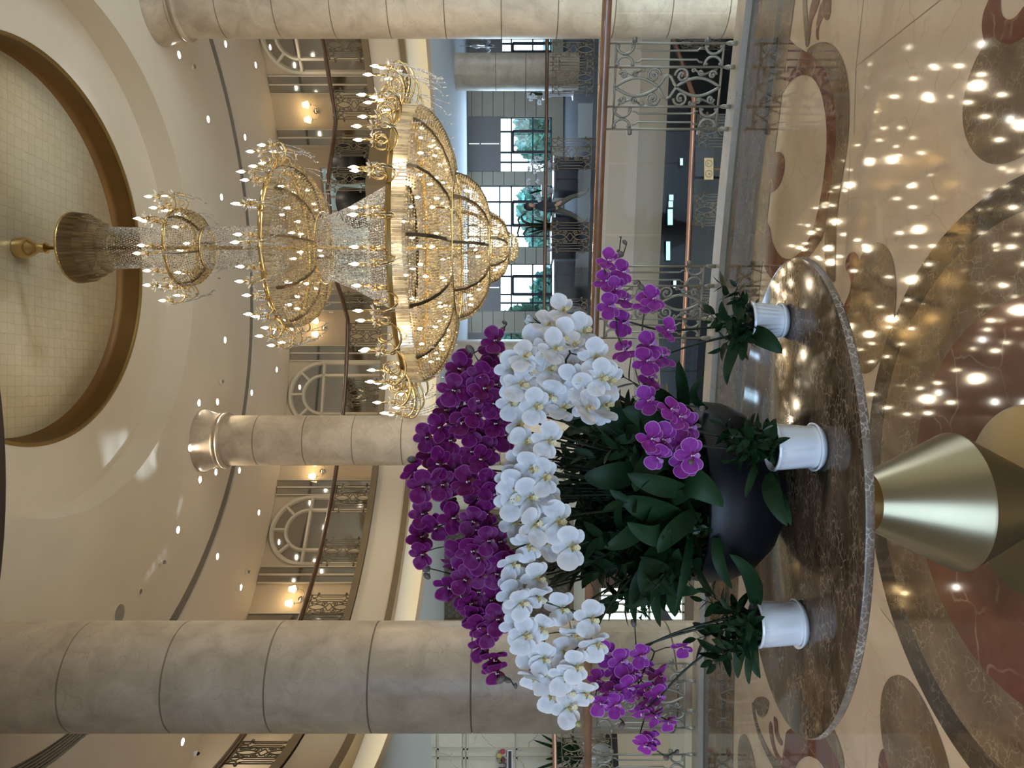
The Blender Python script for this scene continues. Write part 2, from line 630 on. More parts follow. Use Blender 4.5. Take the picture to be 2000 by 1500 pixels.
for k_ in ('floor_cream', 'floor_brown', 'floor_dark', 'floor_red'):
    if k_ == 'floor_brown':
        M['border_brown'] = M[k_].copy()
    M[k_].node_tree.nodes['Principled BSDF'].inputs['IOR'].default_value = 1.85
M['rib_shaded'] = plain('shaded_gilt_rib', (0.11, 0.075, 0.038), 0.4, 0.6)  # gilt ribs whose shade is put into a darker colour

# ================================================================== the building
ZC = 6.6            # main ceiling
ZS = 3.0            # soffit under the mezzanine
RM = 5.6            # inner radius of the mezzanine
A0, A1 = math.radians(-15), math.radians(200)


def rail_pt(t, off=0.0, z=0.0):
    """the near balcony edge: a long arc; t is the bearing from its centre, off moves towards the viewer"""
    return Vector((-3.3 + (14.5 - off) * math.sin(t), -8.4 + (14.5 - off) * math.cos(t), z))


T0, T1 = math.asin((-7.6 + 3.3) / 14.5), math.asin((5.6 + 3.3) / 14.5)


def rail_t(u):
    """arc position seen at picture column u"""
    lo, hi = T0, T1
    for _ in range(50):
        mid = (lo + hi) / 2
        p = rail_pt(mid)
        if 750 + F * p.x / p.y < u:
            lo = mid
        else:
            hi = mid
    return (lo + hi) / 2


def arc_band(off0, off1, z, n=60, z2=None):
    mb = MB()
    vs, fs = [], []
    for i in range(n + 1):
        t = T0 + (T1 - T0) * i / n
        vs.append(rail_pt(t, off0, z))
        vs.append(rail_pt(t, off1, z))
    for i in range(n):
        fs.append((2 * i, 2 * i + 1, 2 * i + 3, 2 * i + 2))
    return mb.add(vs, fs)


# near floor: a thick slab that ends at the balcony edge
edge = [rail_pt(T0 + (T1 - T0) * i / 60) for i in range(61)]
fl = MB()
fl.prism([(p.x, p.y) for p in edge] + [(9.0, 1.0), (9.0, -4.2), (-10.0, -4.2), (-10.0, 3.0)], -0.45, 0.0)
struct(fl.build('floor', M['floor_cream']), 'polished cream marble floor of the near balcony', 'floor')
trim_no = [0]


def trim(mb, mat, label, smooth=False, cat='trim'):
    trim_no[0] += 1
    return struct(mb.build('trim_%d' % trim_no[0], mat, smooth=smooth), label, cat)


# stone curb below the railing, then the brown and black border strips
cb = MB()
vs, fs = [], []
prof = [(-0.10, -0.3), (-0.10, 0.045), (0.10, 0.045), (0.10, 0.0)]
for i in range(61):
    t = T0 + (T1 - T0) * i / 60
    for o, z in prof:
        vs.append(rail_pt(t, o, z))
for i in range(60):
    for j in range(3):
        fs.append((i * 4 + j, i * 4 + 4 + j, i * 4 + 5 + j, i * 4 + 1 + j))
cb.add(vs, fs)
trim(cb, M['curb'], 'cream stone curb under the near railing')
trim(arc_band(0.10, 0.16, 0.002), M['curb_green'], 'thin green stone line beside the curb')
trim(arc_band(0.16, 0.62, 0.002), M['border_brown'], 'broad brown marble border along the balcony edge')
trim(arc_band(0.62, 0.71, 0.002), M['floor_dark'], 'narrow black marble line inside the brown border')
trim(arc_band(0.71, 0.90, 0.002), M['border_brown'], 'narrow brown marble border inside the black line')

# the round medallion under the table
TX, TY = -0.365, 2.2


def ring(r0, r1, z, n=96):
    mb = MB()
    vs, fs = [], []
    for i in range(n):
        a = 2 * PI * i / n
        for r in (r0, r1):
            vs.append((TX + r * math.cos(a), TY + r * math.sin(a), z))
    for i in range(n):
        k = (i + 1) % n
        fs.append((2 * i, 2 * i + 1, 2 * k + 1, 2 * k))
    return mb.add(vs, fs)


trim(ring(0.0001, 0.64, 0.004), M['floor_red'], 'red marble disc in the middle of the floor medallion')
trim(ring(0.64, 0.905, 0.0035), M['floor_brown'], 'brown marble ring of the floor medallion')
trim(ring(0.905, 1.02, 0.003), M['floor_dark'], 'dark marble outer ring of the floor medallion')


def smooth_loop(pts, it=2):
    for _ in range(it):
        out = []
        for i in range(len(pts)):
            a, b = pts[i], pts[(i + 1) % len(pts)]
            out.append((a[0] * 0.75 + b[0] * 0.25, a[1] * 0.75 + b[1] * 0.25))
            out.append((a[0] * 0.25 + b[0] * 0.75, a[1] * 0.25 + b[1] * 0.75))
        pts = out
    return pts


def inlay(pts, ox, oy, s, mat, label, z, it=2):
    w = [on_floor(ox + x / s, oy + y / s) for x, y in pts]
    w = smooth_loop([(p.x, p.y) for p in w], it)
    mb = MB()
    mb.add([(p[0], p[1], z) for p in w], [tuple(range(len(w)))])
    o = trim(mb, mat, label)
    bm = bmesh.new()
    bm.from_mesh(o.data)
    bmesh.ops.triangulate(bm, faces=bm.faces)
    for f in bm.faces:
        if f.normal.z < 0:
            f.normal_flip()
    bm.to_mesh(o.data)
    bm.free()
    return o


c7 = (1440, 0, 3.26)
inlay([(445, 312), (500, 275), (560, 262), (610, 285), (650, 330), (690, 420), (712, 540), (718, 700), (708, 900), (680, 1080), (655, 1220),
       (632, 1400), (626, 1600), (624, 1750), (626, 1790), (600, 1800), (560, 1720), (556, 1500), (590, 1250), (625, 1000), (636, 800), (620, 640), (580, 480), (520, 380), (450, 345)],
      *c7, M['floor_brown'], 'olive brown crescent inlay of the right floor scroll', 0.0022)
inlay([(290, 190), (272, 320), (300, 385), (327, 430), (290, 490), (245, 600), (222, 700), (185, 860), (190, 880), (215, 780), (262, 640), (335, 520), (390, 482), (440, 476),
       (490, 500), (535, 580), (562, 720), (572, 850), (566, 1000), (545, 1180), (520, 1320), (490, 1440), (450, 1540), (390, 1620), (330, 1655), (270, 1630), (220, 1540), (205, 1420), (150, 1400),
       (135, 1500), (150, 1640), (190, 1740), (238, 1795), (300, 1745), (400, 1690), (480, 1610), (560, 1500), (600, 1250), (632, 1000), (644, 800), (628, 640), (585, 470), (520, 375), (440, 330), (370, 290), (320, 235)],
      *c7, M['floor_red'], 'red marble loop inlay of the right floor scroll', 0.0018, 1)
inlay([(275, 962), (300, 1000), (305, 1060), (288, 1140), (255, 1205), (205, 1232), (172, 1210), (165, 1160), (195, 1040), (235, 975)], *c7, M['floor_red'], 'small red oval inlay beside the border strips', 0.0024)
inlay([(415, -60), (440, -60), (446, 100), (470, 260), (440, 320), (428, 200), (420, 60)], *c7, M['floor_brown'], 'thin olive tail of the right floor scroll', 0.0026)
inlay([(480, -20), (535, -20), (505, 70), (472, 140), (466, 250), (450, 220), (458, 100)], *c7, M['floor_red'], 'inner red tail of the right floor scroll', 0.0024)
inlay([(545, -20), (600, -20), (597, 80), (580, 132), (562, 125), (550, 103), (528, 150), (515, 200), (522, 262), (500, 240), (508, 120)], *c7, M['floor_red'], 'outer red tail of the right floor scroll', 0.0024)
inlay([(1640, -150), (1605, 0), (1568, 80), (1558, 180), (1577, 280), (1610, 245), (1637, 230), (1670, 266), (1725, 286), (1780, 270), (1840, 235), (1950, 120), (1960, 20), (1840, 20), (1790, 95), (1740, 130), (1697, 112), (1676, 60), (1690, -150)],
      *c7, M['floor_red'], 'red crescent inlay in the right foreground', 0.0022)
inlay([(1577, 275), (1500, 420), (1450, 580), (1433, 750), (1457, 880), (1505, 970), (1572, 1030), (1650, 1050), (1730, 1036), (1840, 985), (2000, 860), (2080, 600), (2000, 300), (1840, 232), (1780, 270), (1725, 286), (1670, 266), (1637, 230), (1610, 245)],
      *c7, M['floor_brown'], 'large brown lobe inlay in the right foreground', 0.0024)
c8 = (1440, 440, 3.26)
inlay([(780, 215), (810, 165), (850, 122), (900, 106), (950, 130), (990, 200), (1010, 320), (1016, 450), (1000, 600), (960, 750), (900, 880), (820, 960), (740, 900), (690, 760), (700, 600), (728, 480), (724, 400), (765, 310)],
      *c8, M['floor_brown'], 'brown lobe inlay behind the right end of the table', 0.0024)
inlay([(690, 235), (710, 182), (742, 165), (768, 185), (778, 222), (772, 300), (740, 330), (728, 400), (728, 480), (700, 600), (660, 560), (700, 470), (726, 400), (722, 320), (692, 285)],
      *c8, M['floor_red'], 'red curl inlay beside the lobe behind the table', 0.0022)
c9 = (1380, 860, 2.344)
inlay([(870, 1072), (832, 1090), (803, 1150), (795, 1260), (805, 1380), (828, 1480), (870, 1600), (980, 1690), (1120, 1640), (1125, 1540), (1085, 1390), (1022, 1240), (960, 1130), (912, 1082)],
      *c9, M['floor_brown'], 'brown lobe inlay left of the floor medallion', 0.0024)
inlay([(795, 1425), (815, 1405), (832, 1470), (850, 1560), (800, 1600), (785, 1500)], *c9, M['floor_red'], 'red curl inlay at the left lobe', 0.0022)
c10 = (1440, 1380, 10.0)
inlay([(285, -80), (335, -80), (352, 150), (432, 430), (560, 750), (710, 980), (850, 1070), (900, 1250), (900, 1500), (760, 1300), (600, 1000), (478, 750), (378, 450), (308, 150)],
      *c10, M['floor_brown'], 'long olive stem inlay of the left floor scroll', 0.0024)
inlay([(650, 258), (690, 350), (702, 550), (742, 800), (822, 985), (890, 1010), (850, 1075), (775, 1035), (700, 830), (640, 600), (618, 400)], *c10, M['floor_red'], 'inner red tail of the left floor scroll', 0.0026)
inlay([(715, 160), (800, 260), (798, 480), (850, 630), (895, 680), (880, 790), (800, 690), (742, 550), (718, 320)], *c10, M['floor_red'], 'outer red tail of the left floor scroll', 0.0026)
inlay([(110, 530), (160, 545), (205, 610), (280, 800), (350, 1100), (380, 1400), (200, 1700), (20, 1400), (10, 850), (45, 610)], *c10, M['floor_brown'], 'brown oval inlay by the left border strips', 0.0024)
inlay([(300, -120), (372, 80), (410, 170), (480, 212), (555, 190), (610, 60), (640, -120), (480, -220)], *c10, M['floor_brown'], 'brown leaf inlay of the left floor scroll', 0.0022)
inlay([(880, 1000), (935, 720), (950, 470), (1150, 380), (1500, 380), (1640, 480), (1760, 680), (1900, 900), (2010, 1150), (2060, 1500), (1800, 1400), (1690, 1180), (1590, 1040), (1480, 985), (1390, 966), (1290, 995), (1190, 1090), (1120, 1240), (1040, 1600), (880, 1500)],
      *c10, M['floor_red'], 'red marble loop inlay of the left floor scroll', 0.0022)
inlay([(1640, 480), (1840, 350), (1930, 520), (2020, 760), (2110, 1100), (2060, 1300), (2010, 1150), (1900, 900), (1760, 680)], *c10, M['floor_brown'], 'olive crescent inlay of the left floor scroll', 0.0026)

# joints between the floor slabs
jm = MB()
for (xa, ya), (xb, yb) in (((1688, -10), (1672, 130)), ((1672, 130), (1668, 262)), ((1672, 130), (1850, -10)), ((1660, 300), (1652, 520)), ((1720, 1190), (1800, 1290)), ((1560, 1300), (1640, 1310))):
    p0, p1 = on_floor(xa, ya), on_floor(xb, yb)
    d = (p1 - p0)
    n_ = Vector((-d.y, d.x, 0)).normalized() * 0.002
    jm.add([p0 - n_ + Vector((0, 0, .0012)), p1 - n_ + Vector((0, 0, .0012)), p1 + n_ + Vector((0, 0, .0012)), p0 + n_ + Vector((0, 0, .0012))], [(0, 1, 2, 3)])
trim(jm, plain('slab_joint', (0.30, 0.22, 0.15), 0.3), 'hairline joints between the cream floor slabs')

# ------------------------------------------------ floor of the galleries beyond, with the fascia of its slab
ATR = [(5.6, 3.2), (7.6, 8.0), (6.4, 13.2), (1.54, 14.4), (-2.4, 13.7), (-2.4, 16.35), (-6.2, 16.35), (-4.3, 11.3), (-6.4, 10.5), (-8.2, 9.0), (-7.6, 5.6)]
gf = MB()
out = [(14, 3.0), (14, 22.6), (-10, 22.6), (-10, 5.0)]
for z in (0.0,):
    gf.add([(7.6, 8.0, z), (14, 8.0, z), (14, 22.6, z), (6.4, 22.6, z), (6.4, 13.2, z)], [(0, 1, 2, 3, 4)])
    gf.add([(6.4, 13.2, z), (6.4, 22.6, z), (1.54, 22.6, z), (1.54, 14.4, z)], [(0, 1, 2, 3)])
    gf.add([(1.54, 14.4, z), (1.54, 22.6, z), (-2.4, 22.6, z), (-2.4, 16.35, z), (-2.4, 13.7, z)], [(0, 1, 2, 3, 4)])
    gf.add([(-2.4, 16.35, z), (-2.4, 22.6, z), (-6.2, 22.6, z), (-6.2, 16.35, z)], [(0, 1, 2, 3)])
    gf.add([(-4.3, 11.3, z), (-6.2, 16.35, z), (-6.2, 22.6, z), (-10, 22.6, z), (-10, 9.0, z), (-8.2, 9.0, z), (-6.4, 10.5, z)], [(0, 1, 2, 3, 4, 5, 6)])
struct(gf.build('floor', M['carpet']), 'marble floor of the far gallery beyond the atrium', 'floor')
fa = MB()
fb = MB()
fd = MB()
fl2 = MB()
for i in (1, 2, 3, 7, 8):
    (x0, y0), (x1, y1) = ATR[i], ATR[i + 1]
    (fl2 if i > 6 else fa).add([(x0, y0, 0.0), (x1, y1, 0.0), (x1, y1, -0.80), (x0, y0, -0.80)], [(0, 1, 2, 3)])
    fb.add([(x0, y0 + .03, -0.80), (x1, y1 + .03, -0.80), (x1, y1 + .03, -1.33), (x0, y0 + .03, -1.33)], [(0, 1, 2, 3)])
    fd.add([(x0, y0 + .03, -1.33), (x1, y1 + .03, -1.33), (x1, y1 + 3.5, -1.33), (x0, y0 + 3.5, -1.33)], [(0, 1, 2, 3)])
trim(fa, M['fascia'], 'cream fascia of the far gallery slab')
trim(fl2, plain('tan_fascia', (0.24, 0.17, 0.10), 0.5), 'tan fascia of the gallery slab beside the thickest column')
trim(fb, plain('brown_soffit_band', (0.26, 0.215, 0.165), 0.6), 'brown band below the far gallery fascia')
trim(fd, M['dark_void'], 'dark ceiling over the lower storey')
# lower storey: floor and smoked shop front
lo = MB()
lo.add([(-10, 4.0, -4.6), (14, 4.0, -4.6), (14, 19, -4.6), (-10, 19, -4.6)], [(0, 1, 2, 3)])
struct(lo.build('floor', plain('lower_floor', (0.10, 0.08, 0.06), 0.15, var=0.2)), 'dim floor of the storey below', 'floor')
lw = MB()
lw.add([(-1.5, 17.0, -4.6), (14, 17.0, -4.6), (14, 17.0, -1.2), (-1.5, 17.0, -1.2)], [(0, 1, 2, 3)])
struct(lw.build('wall_lower', M['smoked']), 'dark glazed shop front of the storey below', 'wall')

# ------------------------------------------------ outer walls
def quad(name, pts, mat, label, cat='wall'):
    mb = MB()
    mb.add(pts, [tuple(range(len(pts)))])
    return struct(mb.build(name, mat), label, cat)


quad('wall_left', [(-10, -9, -4.6), (-10, 22.6, -4.6), (-10, 22.6, 8), (-10, -9, 8)], M['plaster'], 'plain cream side wall on the left')
quad('wall_right', [(14, -9, -4.6), (14, 22.6, -4.6), (14, 22.6, 8), (14, -9, 8)], M['plaster'], 'plain cream side wall on the right')
quad('wall_rear', [(-10, -4.2, -0.5), (14, -4.2, -0.5), (14, -4.2, 8), (-10, -4.2, 8)], M['plaster'], 'plain wall behind the photographer')

# mezzanine wall: a drum of radius 8, open in the middle bay
RW = 8.0
u_open0, u_open1 = 1500 - 400, 1500 - 327
aw0, aw1 = math.radians(-22), ang(u_open1, RW)
aw2, aw3 = ang(u_open0 - 150, RW), math.radians(202)
wl_ = MB()
wl_.lathe([(RW, 3.9), (RW, ZC)], 40, (CX, CY, 0), aw0, aw1)
wl_.lathe([(RW, 3.9), (RW, ZC)], 40, (CX, CY, 0), aw2, aw3)
wl_.lathe([(RW, 5.75), (RW, ZC)], 16, (CX, CY, 0), aw1, aw2)
struct(wl_.build('wall_mezzanine', M['plaster_warm'], smooth=False), 'curved warm cream wall of the upper gallery', 'wall')

# mezzanine slab: trims, fascia, cove, soffit
mz = MB()
mz.lathe([(RM - 0.02, 4.00), (RM - 0.02, 4.11), (RM + 0.25, 4.11), (RM + 0.25, 3.99)], 96, (CX, CY, 0), A0, A1)
trim(mz, M['bronze_trim'], 'bronze upper moulding of the mezzanine edge')
mz = MB()
mz.lathe([(RM + 0.02, 3.49), (RM + 0.02, 4.00)], 96, (CX, CY, 0), A0, A1)
trim(mz, M['fascia_warm'], 'curved cream fascia of the mezzanine edge', True)
mz = MB()
mz.lathe([(RM + 0.35, 3.42), (RM - 0.02, 3.39), (RM - 0.02, 3.49), (RM + 0.02, 3.49)], 96, (CX, CY, 0), A0, A1)
trim(mz, M['bronze_trim'], 'bronze lower moulding of the mezzanine edge')
mz = MB()
mz.lathe([(RM + 0.32, 3.42), (RM + 0.30, 3.30), (RM + 0.30, 3.0)], 96, (CX, CY, 0), A0, A1)
trim(mz, M['plaster_white'], 'glowing cove band under the mezzanine edge', True)
mz = MB()
mz.lathe([(RM + 0.0, 2.97), (RM + 0.0, 3.035), (RM + 0.03, 3.035), (RM + 0.03, 3.0), (RM + 0.3, 3.0)], 96, (CX, CY, 0), A0, A1)
trim(mz, M['fascia'], 'lip of the light cove')
lc = MB()
lc.lathe([(RM + 0.06, 3.005), (RM + 0.06, 3.02), (RM + 0.10, 3.02), (RM + 0.10, 3.005)], 96, (CX, CY, 0), A0, A1)
tag(lc.build('cove_light', M['cove']), 'warm light strip hidden in the cove under the mezzanine', 'light strip')
mz = MB()
mz.lathe([(RM + 0.25, 4.0), (RW + 0.02, 4.0)], 64, (CX, CY, 0), A0, A1)
struct(mz.build('floor', M['floor_cream']), 'marble floor of the upper gallery', 'floor')
sf = MB()
n = 96
vs, fs = [], []
for i in range(n + 1):
    a = A0 + (A1 - A0) * i / n
    p = pol(RM, a, 2.97)
    d = Vector((math.cos(a), math.sin(a), 0))
    k = 1e9
    for (nx, ny, c) in ((1, 0, 14 - p.x), (0, 1, 22.6 - p.y), (-1, 0, 10 + p.x), (0, -1, p.y + 9)):
        dd = d.x * nx + d.y * ny
        if dd > 1e-6:
            k = min(k, c / dd)
    vs += [p, p + d * k]
corner = [(14, 22.6, 2.97), (-10, 22.6, 2.97)]
for i in range(n):
    fs.append((2 * i, 2 * i + 1, 2 * i + 3, 2 * i + 2))
sf.add(vs, fs)
sf.add([(14, 19, 2.972), (14, 22.6, 2.972), (8, 22.6, 2.972)], [(0, 1, 2)])
sf.add([(-10, 17, 2.972), (-6, 22.6, 2.972), (-10, 22.6, 2.972)], [(0, 1, 2)])
struct(sf.build('ceiling', M['plaster_white']), 'pale soffit under the mezzanine', 'ceiling')

# main ceiling: rings about the chandelier
cl = MB()
cl.lathe([(3.05, ZC), (5.49, ZC)], 128, (CX, CY, 0))
cl.lathe([(5.71, ZC), (20.0, ZC)], 128, (CX, CY, 0))
cl.lathe([(5.49, ZC), (5.49, ZC + 0.06)], 128, (CX, CY, 0))
cl.lathe([(5.71, ZC), (5.71, ZC + 0.06)], 128, (CX, CY, 0))
cl.lathe([(3.05, ZC), (3.05, 7.0)], 128, (CX, CY, 0))
cl.lathe([(2.25, 7.0), (3.05, 7.0)], 128, (CX, CY, 0))
struct(cl.build('ceiling', M['plaster'], smooth='auto'), 'cream plaster ceiling stepping up around the chandelier', 'ceiling')
mb = MB()
for k in range(6):
    r = 5.495 + 0.036 * k
    mb.lathe([(r, ZC + 0.045), (r, ZC + 0.02), (r + 0.024, ZC + 0.02), (r + 0.024, ZC + 0.045)], 160, (CX, CY, 0))
mb.lathe([(5.49, ZC + 0.05), (5.71, ZC + 0.05)], 128, (CX, CY, 0))
trim(mb, M['slot'], 'dark louvred air slot circling the ceiling')
mb = MB()
mb.lathe([(2.25, 7.0), (2.25, 7.24), (2.22, 7.30), (2.16, 7.335)], 128, (CX, CY, 0))
trim(mb, M['bronze_band'], 'bronze inner wall of the gilded ceiling recess', True)
mb = MB()
mb.lathe([(2.27, 6.995), (2.23, 6.99), (2.23, 7.02)], 128, (CX, CY, 0))
trim(mb, M['gold_dark'], 'thin gilded edge of the ceiling recess')
mb = MB()
mb.lathe([(2.20, 7.325), (1.6, 7.328), (0.8, 7.33), (0.0, 7.33)], 128, (CX, CY, 0))
struct(mb.build('ceiling', M['gold_leaf'], smooth=True), 'round ceiling recess covered in squares of gold leaf', 'ceiling')
# the low brown ceiling drum above the table
mb = MB()
mb.lathe([(0.0, 4.0), (2.6, 4.0), (2.6, 4.35), (0.0, 4.36)], 128, (-0.47, 0.8, 0))
struct(mb.build('ceiling', M['dark_brown'], smooth='auto'), 'dark brown round ceiling edge above the photographer', 'ceiling')

# ------------------------------------------------ far hall: window wall, side walls
YW = 22.4
WINS = [  # picture columns of the far windows: left, right, bottom of blind
    (1165, 1272, 977), (1017, 1138, 900), (892, 985, 977), (1384, 1428, 980), (740, 850, 977)]


def ux(u, d):
    return (u - 750.0) / F * d


def wall_with_holes(y, x0, x1, z0, z1, holes):
    """a frontal wall with rectangular window holes (x0, x1, z0, z1)"""
    mb = MB()
    xs = sorted(set([x0, x1] + [h[0] for h in holes] + [h[1] for h in holes]))
    for a, b in zip(xs[:-1], xs[1:]):
        mid = (a + b) / 2
        hs = [h for h in holes if h[0] < mid < h[1]]
        if not hs:
            mb.add([(a, y, z0), (b, y, z0), (b, y, z1), (a, y, z1)], [(0, 1, 2, 3)])
        else:
            h = hs[0]
            mb.add([(a, y, z0), (b, y, z0), (b, y, h[2]), (a, y, h[2])], [(0, 1, 2, 3)])
            mb.add([(a, y, h[3]), (b, y, h[3]), (b, y, z1), (a, y, z1)], [(0, 1, 2, 3)])
            for xx in (a, b):
                mb.add([(xx, y, h[2]), (xx, y + 0.2, h[2]), (xx, y + 0.2, h[3]), (xx, y, h[3])], [(0, 1, 2, 3)])
    return mb


holes = [(ux(a, YW), ux(b, YW), 0.35, ZS) for a, b, c in WINS]
wf = wall_with_holes(YW, -1.2, 14, 0, ZS + 0.1, holes)
struct(wf.build('wall_far', M['panel_cream']), 'far wall of the hall between the tall windows', 'wall')
# panel joints of the far wall
mb = MB()
for u0, u1 in ((1272, 1384), (1138, 1165), (985, 1017), (850, 892)):
    for v in (921, 942, 963, 984, 1005, 1026, 1047):
        z = H - (v - 1000) / F * YW
        mb.box(((ux(u0, YW) + ux(u1, YW)) / 2, YW - 0.003, z), (ux(u1, YW) - ux(u0, YW), 0.004, 0.02))
trim(mb, M['joint'], 'dark joints between the stone panels of the far wall')
for wi, (a, b, bl) in enumerate(WINS):
    xa, xb = ux(a, YW), ux(b, YW)
    zt = ZS
    fr = MB()
    w = xb - xa
    for fx in (0.0, 0.18, 0.36, 0.74, 1.0):
        fr.box((xa + w * fx, YW + 0.08, (0.35 + zt) / 2), (0.05, 0.07, zt - 0.35))
    for z in (0.38, 0.95, 1.62, 1.98, 2.6, zt - 0.03):
        fr.box((xa + w / 2, YW + 0.08, z), (w, 0.06, 0.045))
    fr.box((xa + w * 0.55, YW + 0.05, 1.58), (w * 0.38, 0.06, 0.09))
    fr.box((xa + w * 0.36, YW + 0.05, 0.98), (0.09, 0.06, 1.2))
    fr.box((xa + w * 0.74, YW + 0.05, 0.98), (0.09, 0.06, 1.2))
    o = struct(fr.build('window_%d' % (wi + 1), M['steel_blue']), 'tall far window with a dark gridded frame', 'window')
    gp = MB()
    gp.box((xa + w / 2, YW + 0.12, (0.35 + zt) / 2), (w, 0.008, zt - 0.36))
    gp.build('pane', M['glass'], o)
    if bl > 905:
        bz = H - (bl - 1000) / F * YW
        bb = MB()
        for k in range(2):
            x0, x1 = xa + w * (0.0 if k == 0 else 0.51), xa + w * (0.49 if k == 0 else 1.0)
            bb.box(((x0 + x1) / 2, YW - 0.03, (bz + zt) / 2), (x1 - x0, 0.03, zt - bz))
            bb.box(((x0 + x1) / 2, YW - 0.05, bz), (x1 - x0, 0.04, 0.04))
        tag(bb.build('roller_blind', M['curtain']), 'grey roller blind half lowered over far window, ' + ['second window from the top of the photo', '', 'next to the chandelier tip', 'topmost in the photo, behind the bluish column', 'the one hidden by the orchids'][wi], 'blind', 'roller blinds of the hall')

# walls of the left gallery
lat = wall_with_holes(14.6, -5.6, -1.2, 0, ZS + 0.05, [])
struct(lat.build('wall_gallery', M['panel_cream']), 'pale wall of the left gallery behind the orchids', 'wall')
quad('wall_side', [(-1.2, 14.6, 0), (-1.2, 22.4, 0), (-1.2, 22.4, ZS + .05), (-1.2, 14.6, ZS + .05)], M['panel_cream'], 'side wall of the far hall')
quad('wall_stone', [(-10, 12.2, 0), (-5.6, 12.2, 0), (-5.6, 12.2, ZS + .05), (-10, 12.2, ZS + .05)], M['panel_stone'], 'veined stone wall at the lower edge of the photo')
quad('wall_return', [(-5.6, 12.2, 0), (-5.6, 14.6, 0), (-5.6, 14.6, ZS + .05), (-5.6, 12.2, ZS + .05)], M['panel_cream'], 'short return wall of the left gallery')
mb = MB()
for z in (2.86, 2.42, 2.36, 1.52):
    mb.box((-7.8, 12.185, z), (4.4, 0.03, 0.03))
for x in (-6.35, -6.2, -7.6):
    mb.box((x, 12.185, 1.5), (0.03, 0.03, 3.0))
trim(mb, plain('stone_moulding', (0.50, 0.45, 0.37), 0.4), 'raised mouldings on the veined stone wall')
# lower storey, left: bright glazed front
ly = 16.4
hx0, hx1 = ux(255, ly), ux(352, ly)
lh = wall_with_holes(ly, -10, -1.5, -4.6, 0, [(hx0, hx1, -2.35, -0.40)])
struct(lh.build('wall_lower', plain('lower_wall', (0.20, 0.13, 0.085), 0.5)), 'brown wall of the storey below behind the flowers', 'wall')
fr = MB()
w = hx1 - hx0
for k in range(7):
    fr.box((hx0 + w * k / 6, ly + 0.05, -1.375), (0.04, 0.06, 1.95))
for z in (-2.33, -1.55, -0.42):
    fr.box((hx0 + w / 2, ly + 0.05, z), (w, 0.06, 0.05))
o = struct(fr.build('window_6', M['frame_white']), 'bright window of the storey below, left of the flowers', 'window')
gp = MB()
gp.box((hx0 + w / 2, ly + 0.1, -1.375), (w, 0.008, 1.95))
gp.build('pane', M['glass'], o)
# mezzanine window in the middle bay
mb = MB()
for k in range(9):
    a = aw1 + (aw2 - aw1) * k / 8
    p = pol(RW, a, 4.87)
    mb.box((p.x, p.y, p.z), (0.05, 0.05, 1.75), a)
mb.lathe([(RW - .03, 5.72), (RW + .03, 5.72), (RW + .03, 5.77), (RW - .03, 5.77)], 16, (CX, CY, 0), aw1, aw2)
o = struct(mb.build('window_7', M['frame_white']), 'bright window of the upper gallery behind the chandelier', 'window')
gp = MB()
gp.lathe([(RW + 0.02, 4.0), (RW + 0.02, 5.74)], 16, (CX, CY, 0), aw1, aw2)
gp.build('pane', M['glass'], o)

# ================================================================== columns
def column(label, x, y, r, zb, zt, pitch, z_first, capital=True):
    t = thing('column', label, 'column', (x, y, zb))
    prof = [(r, zb)]
    z = z_first
    joints = []
    while z < zt - 0.4:
        if z > zb + 0.1:
            joints.append(z)
        z += pitch
    for z in joints:
        prof += [(r, z - 0.008), (r - 0.012, z - 0.005), (r - 0.012, z + 0.005), (r, z + 0.008)]
    prof.append((r, zt - (0.42 if capital else 0.0)))
    sh = MB()
    sh.lathe(prof, 64, (x, y, 0))
    sh.build('shaft', M['column'], t, 'auto')
    gr = MB()
    for z in joints:
        gr.lathe([(r - 0.0115, z - 0.0055), (r - 0.0095, z - 0.004), (r - 0.0095, z + 0.004), (r - 0.0115, z + 0.0055)], 64, (x, y, 0))
    gr.build('joint', M['joint'], t)
    if capital:
        cp = MB()
        z = zt - 0.42
        cp.lathe([(r - .01, z), (r + 0.045, z + 0.01), (r + 0.055, z + 0.035), (r + 0.045, z + 0.06), (r + 0.01, z + 0.07), (r + 0.01, z + 0.10), (r + 0.035, z + 0.11),
                  (r + 0.035, z + 0.125), (r + 0.02, z + 0.14), (r + 0.03, z + 0.19), (r + 0.06, z + 0.28), (r + 0.10, z + 0.37), (r + 0.10, z + 0.42), (0.0, z + 0.42)], 64, (x, y, 0))
        cp.build('capital', M['column'], t, 'auto')
    return t


dl = 6.85
column('thickest beige stone column, lowest in the photo, behind the near railing', ux(180.5, dl), dl, 0.500, -4.6, ZC, 0.92, 1.6 + (1000 - 925) / F * dl - 3 * 0.92, False)
dm = 11.6
column('beige stone column with moulded capital between the thickest column and the chandelier', ux(640, dm), dm, 0.405, -4.6, ZC, 0.775, 1.6 + (1000 - 790) / F * dm - 7 * 0.775, True)
dr = 10.1
column('beige stone column with moulded capital, cut by the top edge of the photo', ux(1490, dr), dr, 0.43, -4.6, ZC, 0.78, 1.6 + (1000 - 655) / F * dr - 9 * 0.78, True)
column('bluish grey column of the far hall, nearest the top edge of the photo', ux(1359.5, 17.4), 17.4, 0.425, 0.0, 2.97, 0.72, 0.55, False)
column('bluish grey column of the far hall, behind the purple orchids', ux(800, 17.4), 17.4, 0.46, 0.0, 2.97, 0.72, 0.55, False)


# ================================================================== railings
def spiral(cx, cz, r0, turns, a0, sgn=1, n=22, r1=0.25):
    out = []
    for i in range(n + 1):
        f = i / n
        r = r0 * (1 - (1 - r1) * f)
        a = a0 + sgn * turns * 2 * PI * f
        out.append((cx + r * math.cos(a), cz + r * math.sin(a)))
    return out


